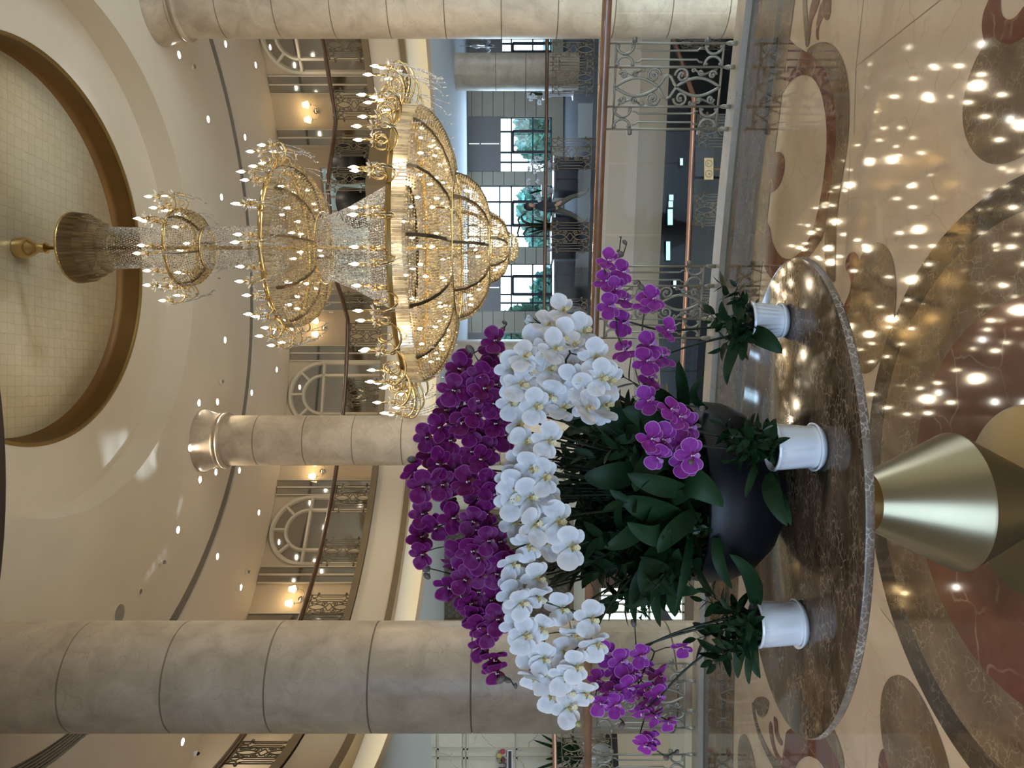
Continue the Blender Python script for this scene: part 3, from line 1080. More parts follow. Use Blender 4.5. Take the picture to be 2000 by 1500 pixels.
def arc2(cx, cz, r, a0, a1, n=12, rz=None):
    rz = rz or r
    return [(cx + r * math.cos(math.radians(a0 + (a1 - a0) * i / n)), cz + rz * math.sin(math.radians(a0 + (a1 - a0) * i / n))) for i in range(n + 1)]


def ornament(wd, z0, z1, ns=6, rb=0.0075, rs=0.0085):
    """wrought panel, local x across, z up: four posts, two cross bars, lenses and scrolls"""
    mb = MB()
    hw = wd / 2
    h = z1 - z0

    def T(pts, r=rs):
        mb.tube([(p[0], 0, p[1]) for p in pts], r, ns)

    xs = (-hw, -hw + 0.27 * wd, hw - 0.27 * wd, hw)
    for x in xs:
        T([(x, z0), (x, z1)], rb)
    zt, zb = z1 - 0.06 * h, z0 + 0.10 * h
    for z in (zt, zb):
        T([(-hw, z), (hw, z)], rb)
    # side bays: twin bars that open into scrolls at both ends
    for s in (-1, 1):
        xc = s * (hw - 0.135 * wd)
        g = 0.05 * wd
        e = 0.20 * h
        for k in (-1, 1):
            x = xc + k * g
            T([(x + k * g * 0.6, zt - e * 0.78), (x + k * g * 0.5, zt - e * 0.92), (x, zt - e), (x, zb + e), (x + k * g * 0.5, zb + e * 0.92), (x + k * g * 0.6, zb + e * 0.78)], rb * 0.8)
            T(arc2(xc + k * 0.125 * wd * 0.95, zt - e * 0.36, 0.105 * wd, 90 if k > 0 else 90, (270 if k > 0 else -90), 12, e * 0.34), rs * 0.9)
            T(arc2(xc + k * 0.125 * wd * 0.95, zb + e * 0.36, 0.105 * wd, 90 if k > 0 else 90, (270 if k > 0 else -90), 12, e * 0.34), rs * 0.9)
            for z in (zt - e * 0.09, zb + e * 0.09, zt - e * 0.62, zb + e * 0.62):
                mb.ball((xc + k * 0.10 * wd, 0, z), (0.02 * wd, 0.008, 0.02 * wd), 8, 5)
    # middle bay: two crossing waves that make two lenses
    bw = 0.23 * wd
    zm = (zt + zb) / 2
    L = (zt - zb) / 2
    for s in (-1, 1):
        pts = []
        for i in range(33):
            f = -1 + 2 * i / 32
            q = abs(f)
            if q < 0.16:
                x = 0.62 * bw * math.cos(PI * q / 0.32)
            else:
                x = -0.46 * bw * math.sin(PI * (q - 0.16) / 0.84)
            pts.append((s * x, zm + f * L))
        T(pts, rs)
        for t in (-1, 1):
            # volutes around the crossing and along the sides
            T(spiral(s * 0.58 * bw, zm + t * 0.27 * L, 0.40 * bw, 1.4, (-PI / 2) * t, s * t, 20), rs * 0.9)
            mb.ball((s * 0.58 * bw, 0, zm + t * 0.27 * L), 0.09 * bw, 8, 5)
            T(spiral(s * 0.72 * bw, zm + t * 0.62 * L, 0.17 * bw, 1.2, PI / 2 * t, s * t, 14), rs * 0.7)
            T(spiral(s * 0.62 * bw, zm + t * 0.84 * L, 0.22 * bw, 1.2, PI / 2 * t, -s * t, 16), rs * 0.8)
            mb.ball((s * 0.62 * bw, 0, zm + t * 0.84 * L), 0.06 * bw, 8, 5)
            T([(s * 0.86 * bw, zm + t * 0.5 * L), (s * 0.6 * bw, zm + t * 0.66 * L), (s * 0.9 * bw, zm + t * 0.92 * L)], rs * 0.7)
            T(spiral(s * 0.86 * bw, zm + t * 0.47 * L, 0.12 * bw, 1.1, 0, s * t, 12), rs * 0.6)
    for s in (-1, 1):
        mb.ball((s * 0.62 * bw, 0, zm), (0.05 * bw, 0.008, 0.09 * bw), 8, 5)
    # clamps that hold the neighbouring glass
    for s in (-1, 1):
        for z in (zt - 0.14 * h, zb + 0.13 * h):
            mb.box((s * (hw + 0.022), 0, z), (0.03, 0.02, 0.035))
            mb.tube([(s * (hw + 0.026), -0.014, z), (s * (hw + 0.026), 0.014, z)], 0.017, 10)
    return mb


def make_railing(label, path, panels, zr0, zr1, rad, mat_rail, mat_iron, orn, feet=False, rail_flat=0.8, glass='glass', base_rail=False):
    """path: function s -> (Vector at floor height, bearing of the across direction); panels: list of s; path range 0..1"""
    p0, _ = path(0.5)
    t = thing('balcony_railing', label, 'railing', (p0.x, p0.y, zr0))
    pts = []
    for i in range(81):
        p, _ = path(i / 80)
        pts.append((p.x, p.y, zr1))
    hr = MB()
    hr.tube(pts, rad, 12, flat=rail_flat)
    hr.build('handrail', mat_rail, t, True)
    wd = orn[1]
    me = orn[0].mesh('ornament_panel', mat_iron, None, True)
    ends = []
    for s in panels:
        p, a = path(s)
        o = link('ornament_panel', me, t)
        o.location = Vector((p.x, p.y, zr0)) - t.location
        o.rotation_euler = (0, 0, a)
        d = Vector((math.cos(a), math.sin(a), 0))
        ends.append((s, p - d * (wd / 2 + 0.01), p + d * (wd / 2 + 0.01)))
        if feet:
            for fx in (-0.5, -0.23, 0.23, 0.5):
                q = p + d * (wd * fx)
                b = MB()
                b.tube([(q.x, q.y, zr0 + 0.0), (q.x, q.y, zr0 + 0.05)], 0.016, 10)
                b.tube([(q.x, q.y, zr0 + 0.05), (q.x, q.y, zr0 + 0.075)], [0.016, 0.008], 10)
                b.build('post_shoe', M['iron_pale'], t, True)
    if glass:
        for i in range(len(ends) - 1):
            a, b = ends[i][2], ends[i + 1][1]
            sa, sb = ends[i][0], ends[i + 1][0]
            k = 3 if feet else 1
            prev = a
            for j in range(k):
                nx = b if j == k - 1 else path(sa + (sb - sa) * (j + 1) / k)[0]
                d = (nx - prev)
                g = MB()
                c = (prev + nx) / 2
                g.box((c.x, c.y, (zr0 + 0.09 + zr1 - 0.06) / 2), (d.length - 0.012, 0.010, zr1 - zr0 - 0.15), math.atan2(d.y, d.x))
                g.build('glass_panel', M[glass], t)
                prev = nx
    return t


def near_path(s):
    t = T0 + (T1 - T0) * s
    return rail_pt(t, 0.0), -t


def near_s(u):
    return (rail_t(u) - T0) / (T1 - T0)


orn_near = (ornament(0.56, 0.0, 0.93 - 0.045, 6, 0.0082, 0.0105), 0.56)
make_railing('glass and pale iron railing with wooden handrail along the near balcony', near_path,
             [near_s(u) for u in (-38, 141, 520, 909, 1330, 1800)], 0.045, 0.955, 0.034, M['wood_rail'], M['iron_pale'], orn_near, True, 0.8, 'glass_near')


def line_path(pts, z):
    P = [Vector((p[0], p[1], z)) for p in pts]
    ls = [(P[i + 1] - P[i]).length for i in range(len(P) - 1)]
    tot = sum(ls)

    def path(s):
        d = max(0.0, min(1.0, s)) * tot
        for i, l in enumerate(ls):
            if d <= l or i == len(ls) - 1:
                q = P[i].lerp(P[i + 1], d / l)
                e = P[i + 1] - P[i]
                return q, math.atan2(e.y, e.x)
            d -= l
    return path


def s_of_u(path, u, lo=0.0, hi=1.0):
    best, bs = 1e9, 0
    for i in range(2001):
        s = lo + (hi - lo) * i / 2000
        p, _ = path(s)
        e = abs(750 + F * p.x / p.y - u)
        if e < best:
            best, bs = e, s
    return bs


far_path = line_path([(-2.4, 16.3), (-2.4, 13.75), (1.5, 14.33), (6.35, 13.15), (7.5, 8.5)], 0)
orn_far = (ornament(0.54, 0.0, 0.90, 4), 0.54)
s0 = s_of_u(far_path, 700, 0.3, 0.9)
make_railing('glass and iron railing of the far gallery in front of the windows', far_path,
             [s_of_u(far_path, u, 0.15, 0.9) for u in (560, 720, 890, 1037, 1200, 1348, 1403)], 0.0, 0.955, 0.034, M['wood_dark'], M['iron_bronze'], orn_far, glass='glass_soft')
left_path = line_path([(-9.4, 10.45), (-6.4, 10.5), (-4.35, 11.3), (-4.9, 12.8)], 0)
make_railing('railing with copper handrail just below the thickest column in the photo', left_path,
             [s_of_u(left_path, u, 0, 0.75) for u in (-60, 40, 120)], 0.0, 0.955, 0.036, M['copper'], M['iron_bronze'], orn_far)


# mezzanine railing: follows the ring, bulging inward over the middle bay
def mez_path(s):
    a = math.radians(-12) + (math.radians(198) - math.radians(-12)) * s
    am = ang(1063, RM)

    def rad(x):
        k = abs(x - am) / math.radians(17.5)
        if k < 1.0:
            return RM + 0.13 - 1.15 * min(1.0, 2.2 * (1 - k)) ** 0.8
        return RM + 0.13
    p = pol(rad(a), a, 4.0)
    q = pol(rad(a + 0.01), a + 0.01, 4.0)
    d = p - q
    return p, math.atan2(d.y, d.x)


orn_mez = (ornament(0.50, 0.0, 0.76, 4, 0.009, 0.010), 0.50)
ms = sorted(s_of_u(mez_path, u) for u in (30, 314, 423, 528, 732, 843, 912, 990, 1150, 1216, 1295, 1412))
make_railing('dark handrail with iron panels along the curved upper gallery', mez_path, ms, 4.02, 4.79, 0.04, M['wood_dark'], M['iron_bronze'], orn_mez, False, 1.0, 'glass_soft')
# bulging floor under the middle bay
am = ang(1063, RM)
mb = MB()
pts = []
for i in range(25):
    a = am + math.radians(-18 + 36 * i / 24)
    k = abs(a - am) / math.radians(17.5)
    r = RM - 1.15 * min(1.0, 2.2 * max(0.0, 1 - k)) ** 0.8
    p = pol(r - 0.02, a)
    pts.append((p.x, p.y))
back = [tuple(pol(RM + 0.1, am + math.radians(18 - 36 * i / 8))[:2]) for i in range(9)]
mb.prism(pts + back, 3.49, 4.11)
trim(mb, M['bronze_trim'], 'bulging balcony floor of the middle bay')

# lower storey railing, copper handrail
low_path = line_path([(9.4, 16.4), (4.96, 12.4), (2.62, 12.8), (-0.4, 13.4)], -2.55)
orn_low = (ornament(0.54, 0.0, 0.95, 4), 0.54)
make_railing('copper handrail with iron panels on the storey below', low_path,
             [s_of_u(low_path, u) for u in (905, 1090, 1245, 1415)], -2.55, -1.55, 0.045, M['copper'], M['iron_bronze'], orn_low, glass='glass_dim')

# ================================================================== upper wall: mirrors, sconces
ZM = 4.0


def mirror_bay(name, label, u0, u1, kind):
    """a mirror on the curved upper wall between picture columns u0 and u1"""
    a0, a1 = ang(u0, RW), ang(u1, RW)
    am = (a0 + a1) / 2
    w = abs(a0 - a1) * RW
    p = pol(RW - 0.07, am, ZM)
    t = thing(name, label, 'mirror', (p.x, p.y, ZM), am - PI / 2, 'mirrors of the upper gallery')
    hw = w / 2
    if kind == 'arch':
        zs = ZC - hw - 0.02 - ZM
        out = [(-hw, 0.0)] + arc2(0, zs, hw, 180, 0, 32) + [(hw, 0.0)]
        mm = MB()
        mm.add([(x, 0.03, z) for x, z in out], [tuple(range(len(out)))])
        mm.build('mirror_glass', M['mirror'], t, world=False)
        fr = MB()

        def bar(pts, r):
            vs, fs = [], []
            n = len(pts)
            for i, (x, z) in enumerate(pts):
                q0 = pts[max(i - 1, 0)]
                q1 = pts[min(i + 1, n - 1)]
                dx, dz = q1[0] - q0[0], q1[1] - q0[1]
                l = math.hypot(dx, dz) or 1
                nx, nz = -dz / l, dx / l
                for s, y in ((-1, 0.03), (-0.6, -0.025), (0.6, -0.025), (1, 0.03)):
                    vs.append((x + nx * r * s, y, z + nz * r * s))
            for i in range(n - 1):
                for j in range(3):
                    fs.append((i * 4 + j, i * 4 + 4 + j, i * 4 + 5 + j, i * 4 + 1 + j))
            fr.add(vs, fs)
        b = 0.05
        ri = hw * 0.56
        bar([(-hw + b, 0.0)] + arc2(0, zs, hw - b, 180, 0, 32) + [(hw - b, 0.0)], b)
        bar([(-ri, 0.0)] + arc2(0, zs, ri, 180, 0, 24) + [(ri, 0.0)], b * 0.8)
        bar([(-hw + b, zs), (hw - b, zs)], b * 0.8)
        for k in (45, 90, 135):
            c, s = math.cos(math.radians(k)), math.sin(math.radians(k))
            bar([(ri * c, zs + ri * s), ((hw - b) * c, zs + (hw - b) * s)], b * 0.7)
        fr.build('frame', M['frame_white'], t, world=False)
    else:
        hh = ZC - ZM - 0.02
        mm = MB()
        mm.add([(-hw, 0.03, 0), (hw, 0.03, 0), (hw, 0.03, hh), (-hw, 0.03, hh)], [(0, 1, 2, 3)])
        mm.build('mirror_glass', M['mirror'], t, world=False)
        fr = MB()
        for x, ww in ((-hw, 0.022), (0, 0.03), (hw, 0.022)):
            fr.box((x, 0.015, hh / 2), (ww, 0.035, hh))
        fr.build('frame', M['frame_white'], t, world=False)
    return t


Y = lambda y: 1500 - y
mirror_bay('arched_mirror', 'whole arched mirror with fan bars between the thickest and the middle column', Y(1107), Y(968), 'arch')
mirror_bay('arched_mirror', 'arched mirror with fan bars half hidden by the middle column', Y(838), Y(705), 'arch')
mirror_bay('arched_mirror', 'arched mirror with fan bars cut by the column at the photo top', Y(146), Y(-6), 'arch')
for lab, ya, yb in (('narrow tall mirror touching the thickest column', 1232, 1201), ('narrow tall mirror between a twin lamp and the whole arched mirror', 1141, 1109), ('narrow tall mirror between the whole arched mirror and the middle column', 968, 939),
                    ('narrow tall mirror between the half hidden arched mirror and a twin lamp', 705, 676), ('narrow tall mirror half hidden by the second crystal tier', 607, 575),
                    ('narrow tall mirror between the topmost twin lamp and an arched mirror', 181, 147), ('narrow tall mirror between the topmost twin lamp and the middle bay', 284, 252)):
    mirror_bay('tall_mirror', lab, Y(ya), Y(yb), 'tall')


def sconce(label, y, x):
    a = ang(Y(y), RW)
    p = pol(RW - 0.01, a, 0)
    z = H + (1000 - x) / F * p.y
    t = thing('wall_sconce', label, 'wall lamp', (p.x, p.y, z), a - PI / 2, 'twin wall lamps of the upper gallery')
    mb = MB()
    mb.tube([(0, 0.01, -0.13), (0, -0.02, -0.13)], 0.055, 14)
    mb.build('backplate', M['chrome'], t, True, world=False)
    for s in (-1, 1):
        mb = MB()
        mb.tube([(0, -0.02, -0.13), (s * 0.06, -0.06, -0.19), (s * 0.13, -0.10, -0.16), (s * 0.15, -0.12, -0.06), (s * 0.15, -0.12, 0.0)], 0.008, 6)
        mb.tube([(s * 0.15, -0.12, -0.06), (s * 0.15, -0.12, -0.04)], 0.03, 10)
        mb.build('arm', M['chrome'], t, True, world=False)
        mb = MB()
        mb.lathe([(0.075, 0.0), (0.045, 0.11)], 16, (s * 0.15, -0.12, 0.0))
        mb.build('lamp_shade', M['sconce_shade'], t, True, world=False)
        q = t.matrix_basis @ Vector((s * 0.15, -0.14, 0.15))
    n = pol(RW - 0.22, a, z + 0.1)
    point_light('sconce_light', n, 1.6, (1.0, 0.72, 0.36), 0.04)
    return t


sconce('twin shaded wall lamp next to the thickest column', 1171, 575)
sconce('shaded wall lamp half hidden by the middle column', 921, 618)
sconce('twin shaded wall lamp between the second crystal tier and the half hidden arch', 641, 622)
sconce('topmost twin shaded wall lamp in the photo', 217, 606)

# ================================================================== ceiling fittings
dlm = MB()
dlm.lathe([(0.0, -0.004), (0.052, -0.004)], 20)
dl_lens = dlm.mesh('lens', M['lamp'])
dlm = MB()
dlm.lathe([(0.052, 0.0), (0.054, -0.008), (0.070, -0.008), (0.072, 0.0)], 24)
dl_ring = dlm.mesh('trim_ring', M['frame_white'], None, True)
DOWN = [
    (305, 65, 'ceiling light touching the column capital at the top edge of the photo'),
    (349, 107, 'ceiling light between the topmost capital and the tiny smoke detector'),
    (440, 86, 'ceiling light at the dark slot, beside the topmost column shaft'),
    (499, 127, 'ceiling light next to the topmost arched mirror'),
    (406, 233, 'lone ceiling light inside the slot, between topmost capital and crystal crown'),
    (478, 268, 'ceiling light just outside the slot, above the second crystal tier in the photo'),
    (432, 385, 'ceiling light just above the second crystal column in the photo'),
    (439, 664, 'lone ceiling light inside the slot, below the second crystal tier in the photo'),
    (540, 722, 'ceiling light nearest the half hidden arched mirror'),
    (491, 767, 'ceiling light outside the slot, between middle capital and half hidden arch'),
    (388, 787, 'ceiling light just above the middle capital in the photo, farther from the slot'),
    (424, 785, 'ceiling light just above the middle capital in the photo, nearer the slot'),
    (370, 875, 'ceiling light directly at the crown of the middle capital'),
    (390, 937, 'ceiling light just below the middle capital in the photo, farther from the slot'),
    (421, 922, 'ceiling light hugging the middle capital from below in the photo'),
    (467, 919, 'ceiling light outside the slot, just below the middle column in the photo'),
    (505, 1001, 'ceiling light nearest the whole arched mirror'),
    (347, 1035, 'ceiling light in the bright streak on the ceiling'),
    (424, 1087, 'ceiling light just outside the slot, between thickest and middle column'),
    (470, 1147, 'ceiling light nearest the twin lamp by the thickest column'),
    (356, 1449, 'lowest ceiling light in the photo, below the thickest column'),
]
for i, (x, y, lab) in enumerate(DOWN):
    p = on_ceiling(x, y, ZC)
    t = thing('ceiling_light', lab, 'ceiling light', (p.x, p.y, ZC - 0.001), 0, 'recessed ceiling lights')
    link('lens', dl_lens, t)
    link('trim_ring', dl_ring, t)
    d = bpy.data.lights.new('beam', 'SPOT')
    d.energy = 40
    d.color = (1.0, 0.86, 0.66)
    d.spot_size = math.radians(95)
    d.spot_blend = 0.8
    d.shadow_soft_size = 0.05
    o = bpy.data.objects.new('beam', d)
    COL.objects.link(o)
    o.location = (p.x, p.y, ZC - 0.03)


def disc_fitting(name, label, cat, x, y, r, h, mat, group=None, dome=False):
    p = on_ceiling(x, y, ZC)
    t = thing(name, label, cat, (p.x, p.y, ZC), 0, group)
    mb = MB()
    mb.lathe([(r, 0), (r, -h * 0.5), (r * 0.8, -h * 0.7), (r * 0.75, -h), (0, -h)], 24)
    mb.build('housing', mat, t, 'auto', world=False)
    if dome:
        mb = MB()
        mb.ball((0, 0, -h), (r * 0.7, r * 0.7, r * 0.7), 16, 10)
        mb.build('dome', M['smoked'], t, True, world=False)
    else:
        mb = MB()
        mb.lathe([(r * 0.6, -h), (r * 0.45, -h * 1.5), (0, -h * 1.5)], 20)
        mb.build('sensor', M['slot'], t, 'auto', world=False)
    return t


disc_fitting('smoke_detector', 'tiny round smoke detector near the topmost capital', 'smoke detector', 376, 130, 0.055, 0.03, M['plaster'])
disc_fitting('smoke_detector', 'round smoke detector above the middle capital in the photo', 'smoke detector', 430, 745, 0.055, 0.04, M['plaster'])
disc_fitting('smoke_detector', 'round smoke detector in the bright streak on the ceiling', 'smoke detector', 313, 1098, 0.055, 0.05, M['plaster'])
disc_fitting('smoke_detector', 'round smoke detector outside the slot, next to the upper wall', 'smoke detector', 480, 1117, 0.055, 0.05, M['plaster'])
disc_fitting('ceiling_sprinkler', 'small round sprinkler plate at the end of the bright streak', 'sprinkler', 273, 1155, 0.06, 0.015, M['plaster'])
disc_fitting('security_camera', 'white dome camera with black eye near the lower edge of the photo', 'camera', 380, 1474, 0.06, 0.05, M['pot_white'], None, True)
p = on_ceiling(232, 1199, ZC)
t = thing('ceiling_speaker', 'round grey loudspeaker grille on the ceiling touching the thickest column', 'loudspeaker', (p.x, p.y, ZC))
mb = MB()
mb.lathe([(0.0, -0.012), (0.11, -0.012), (0.115, 0.0)], 32)
mb.build('grille', plain('grey_grille', (0.28, 0.27, 0.25), 0.6, bump=0.5, bscale=300), t, 'auto', world=False)
mb = MB()
mb.lathe([(0.115, 0.0), (0.118, -0.014), (0.128, -0.012), (0.13, 0.0)], 32)
mb.build('trim_ring', M['plaster'], t, 'auto', world=False)

# lamps of the low ceiling drum over the table
for x, y, lab in ((-2.3, 1.9, 'recessed light of the brown ceiling drum, off to the side of the lowest pot'), (1.35, 1.7, 'recessed light of the brown ceiling drum, off to the side of the ribbed pot'),
                  (-1.6, 0.0, 'recessed light of the brown ceiling drum, behind the photographer on one side'), (0.9, -0.3, 'recessed light of the brown ceiling drum, behind the photographer on the other side')):
    t = thing('ceiling_light', lab, 'ceiling light', (x, y, 3.999), 0, 'recessed lights of the brown drum')
    link('lens', dl_lens, t)
    link('trim_ring', dl_ring, t)
    spot_light('beam', (x, y, 3.96), (x + (0.5 if x > 0 else -0.5), y + 0.4, 0), 60 if x > 0 else 120, (1.0, 0.85, 0.66), math.radians(88), 0.9, 0.05)

# ================================================================== chandelier
HX, HY = 1.575, 8.3
ch = thing('chandelier', 'enormous gilded crystal chandelier of stacked bead bowls and candle arms', 'chandelier', (HX, HY, 7.25))


def beads(prof, sp_z, sp_t, rt, rz, seed=0, jit=0.03):
    """octahedral beads hung over a profile of (r, z)"""
    P = np.array(prof, float)
    seg = np.hypot(np.diff(P[:, 0]), np.diff(P[:, 1]))
    s = np.concatenate([[0], np.cumsum(seg)])
    n = max(2, int(s[-1] / sp_z))
    d = np.linspace(0, s[-1], n)
    rr = np.interp(d, s, P[:, 0])
    zz = np.interp(d, s, P[:, 1])
    rg = np.random.default_rng(seed)
    cs = []
    for i in range(n):
        k = max(4, int(2 * PI * max(rr[i], 0.02) / sp_t))
        a = (np.arange(k) + 0.5 * (i % 2)) * 2 * PI / k + rg.normal(0, 0.015, k) * sp_t / max(rr[i], .05)
        r = rr[i] + rg.normal(0, 0.0015, k)
        cs.append(np.stack([r * np.cos(a), r * np.sin(a), np.full(k, zz[i]) + rg.normal(0, sp_z * jit, k), a], 1))
    return np.concatenate(cs)


def bead_mesh(name, cs, rt, rz, mat):
    k = len(cs)
    rg = np.random.default_rng(k)
    sc = rg.uniform(0.8, 1.2, k)
    tw = cs[:, 3] + rg.uniform(0, PI, k)
    off = np.zeros((k, 6, 3))
    c, s = np.cos(tw), np.sin(tw)
    for j, (x, y) in enumerate(((1, 0), (0, 1), (-1, 0), (0, -1))):
        off[:, j, 0] = (x * c - y * s) * rt * sc
        off[:, j, 1] = (x * s + y * c) * rt * sc
    off[:, 4, 2] = rz * sc
    off[:, 5, 2] = -rz * sc
    v = (cs[:, None, :3] + off).reshape(-1, 3)
    tri = np.array([(0, 1, 4), (1, 2, 4), (2, 3, 4), (3, 0, 4), (1, 0, 5), (2, 1, 5), (3, 2, 5), (0, 3, 5)])
    f = (tri[None] + (np.arange(k) * 6)[:, None, None]).reshape(-1, 3)
    me = bpy.data.meshes.new(name)
    me.vertices.add(len(v))
    me.vertices.foreach_set('co', v.astype(np.float32).ravel())
    me.loops.add(f.size)
    me.loops.foreach_set('vertex_index', f.astype(np.int32).ravel())
    me.polygons.add(len(f))
    me.polygons.foreach_set('loop_start', np.arange(0, f.size, 3, dtype=np.int32))
    me.polygons.foreach_set('loop_total', np.full(len(f), 3, dtype=np.int32))
    me.materials.append(mat)
    me.update(calc_edges=True)
    me.validate()
    return me


def ch_part(name, mb, mat, smooth=True, kind=None, label=None):
    o = link(name, mb.mesh(name, mat, (0, 0, 7.25), smooth), ch)
    if kind:
        o['kind'] = kind
    if label:
        o['label'] = label
    return o


def bead_part(prof, sp_z, sp_t, rt, rz, mat, seed):
    cs = beads(prof, sp_z, sp_t, rt, rz, seed)
    cs[:, 2] -= 7.25
    o = link('bead_curtain', bead_mesh('bead_curtain', cs, rt, rz, mat), ch)
    o['kind'] = 'stuff'
    return o


mb = MB()
mb.lathe([(0.0, 7.325), (0.115, 7.325), (0.12, 7.23), (0.10, 7.17), (0.055, 7.09), (0.05, 7.02), (0.065, 6.99), (0.03, 6.97), (0.0, 6.97)], 32)
ch_part('ceiling_rose', mb, M['gold'], 'auto')
mb = MB()
mb.tube([(0, 0, 6.98), (0, 0, 2.2)], 0.022, 12)
for z in (6.78, 6.68):
    mb.ball((0, 0, z), (0.035, 0.035, 0.05), 12, 8)
ch_part('rod', mb, M['gold_dark'])


def prism_band(r0, z0, r1, z1, n, depth=0.012):
    mb = MB()
    for i in range(n):
        a0, a1 = 2 * PI * (i + 0.06) / n, 2 * PI * (i + 0.94) / n
        am_ = (a0 + a1) / 2
        vs = []
        for r, z in ((r0, z0), (r1, z1)):
            for a, rr in ((a0, r), (am_, r + depth), (a1, r)):
                vs.append((rr * math.cos(a), rr * math.sin(a), z))
        mb.add(vs, [(0, 1, 4, 3), (1, 2, 5, 4), (2, 0, 3, 5)])
    return mb


def gold_ring(r, z, t, h, n=96):
    mb = MB()
    mb.lathe([(r - t, z - h / 2), (r + t, z - h / 2), (r + t, z + h / 2), (r - t, z + h / 2), (r - t, z - h / 2)], n)
    return mb


# crown at the top
for r0, z0, r1, z1 in ((0.395, 6.63, 0.375, 6.47), (0.345, 6.50, 0.325, 6.38), (0.295, 6.40, 0.275, 6.29), (0.25, 6.31, 0.235, 6.2)):
    ch_part('crystal_skirt', prism_band(r0, z0, r1, z1, int(r0 * 180)), M['prism'], False)
ch_part('rim', gold_ring(0.395, 6.64, 0.012, 0.02), M['gold'])
mb = MB()
mb.lathe([(0.0, 6.645), (0.39, 6.645)], 48)
for k in range(4):
    mb.lathe([(0.30 - .05 * k, 6.5 - 0.1 * k), (0.32 - .05 * k, 6.5 - .1 * k)], 48)
ch_part('cover_plate', mb, M['gold_dark'])
bead_part([(0.235, 6.25), (0.225, 5.9), (0.225, 5.5)], 0.026, 0.026, 0.010, 0.013, M['bead_clear'], 1)
# first bowl
bead_part([(0.43, 5.42), (0.44, 5.36), (0.41, 5.27), (0.35, 5.20), (0.25, 5.13)], 0.022, 0.026, 0.011, 0.011, M['bead_warm'], 2)
ch_part('rim', gold_ring(0.435, 5.43, 0.012, 0.03), M['gold'])
ch_part('rim', gold_ring(0.235, 5.12, 0.010, 0.025), M['gold'])
bead_part([(0.235, 5.10), (0.24, 4.7), (0.25, 4.25)], 0.026, 0.026, 0.010, 0.013, M['bead_clear'], 3)
# second bowl
ch_part('rim', gold_ring(0.90, 4.20, 0.02, 0.045), M['gold'])
ch_part('crystal_skirt', prism_band(0.90, 4.18, 0.895, 4.10, 170), M['prism'], False)
bead_part([(0.90, 4.10), (0.875, 4.02), (0.80, 3.92), (0.66, 3.83), (0.52, 3.79), (0.42, 3.78)], 0.026, 0.030, 0.0125, 0.013, M['bead_warm'], 4)
ch_part('rim', gold_ring(0.41, 3.78, 0.012, 0.03), M['gold'])
# flaring skirt between the second and the big bowl
bead_part([(0.40, 3.77), (0.36, 3.70), (0.46, 3.45), (0.58, 3.22), (0.70, 3.00), (0.74, 2.84)], 0.028, 0.028, 0.0105, 0.014, M['bead_clear'], 5)
# big bowl
mb = MB()
mb.lathe([(0.70, 2.80), (1.54, 2.80), (1.56, 2.78), (1.56, 2.74), (1.53, 2.74), (1.53, 2.77), (0.70, 2.77)], 128)
ch_part('rim', mb, M['gold_dark'], 'auto')
ch_part('crystal_skirt', prism_band(1.55, 2.74, 1.54, 2.60, 260), M['prism'], False)
BIG = [(1.54, 2.60), (1.50, 2.52), (1.40, 2.42), (1.24, 2.33), (1.05, 2.265), (0.85, 2.235)]
bead_part(BIG, 0.027, 0.032, 0.0125, 0.0125, M['bead_warm'], 6)
ch_part('rim', gold_ring(0.845, 2.23, 0.015, 0.03), M['gold'])
B3 = [(0.84, 2.22), (0.80, 2.10), (0.70, 1.98), (0.56, 1.90), (0.41, 1.86)]
bead_part(B3, 0.026, 0.031, 0.012, 0.012, M['bead_warm'], 7)
ch_part('rim', gold_ring(0.405, 1.855, 0.012, 0.025), M['gold'])
B4 = [(0.40, 1.84), (0.37, 1.77), (0.29, 1.69), (0.18, 1.65)]
bead_part(B4, 0.026, 0.032, 0.014, 0.014, M['bead_warm'], 8)
ch_part('rim', gold_ring(0.175, 1.645, 0.010, 0.02), M['gold'])
bead_part([(0.17, 1.635), (0.14, 1.57), (0.08, 1.54), (0.01, 1.53)], 0.03, 0.036, 0.018, 0.018, M['bead_warm'], 9)


def ribs(prof, n, a_off, width=0.03, out=0.012):
    for i in range(n):
        a = 2 * PI * i / n + a_off
        ca, sa = math.cos(a), math.sin(a)
        mb = MB()
        vs, fs = [], []
        for r, z in prof:
            for s, dd in ((-1, out), (1, out), (1, out - 0.03), (-1, out - 0.03)):
                rr = r + dd
                vs.append((rr * ca - s * width / 2 * sa, rr * sa + s * width / 2 * ca, z - dd * 0.6))
        for k in range(len(prof) - 1):
            for j in range(4):
                fs.append((4 * k + j, 4 * k + (j + 1) % 4, 4 * k + 4 + (j + 1) % 4, 4 * k + 4 + j))
        mb.add(vs, fs)
        ch_part('rib', mb, M['rib_shaded'], False)


ribs(BIG, 14, 0.12, 0.036)
ribs(B3, 10, 0.2, 0.03)
ribs(B4, 8, 0.1, 0.02)
ribs([(0.90, 4.10), (0.875, 4.02), (0.80, 3.92), (0.66, 3.83), (0.52, 3.79), (0.42, 3.78)], 10, 0.27, 0.022)
ribs([(0.43, 5.42), (0.44, 5.36), (0.41, 5.27), (0.35, 5.20), (0.25, 5.13)], 6, 0.2, 0.014)

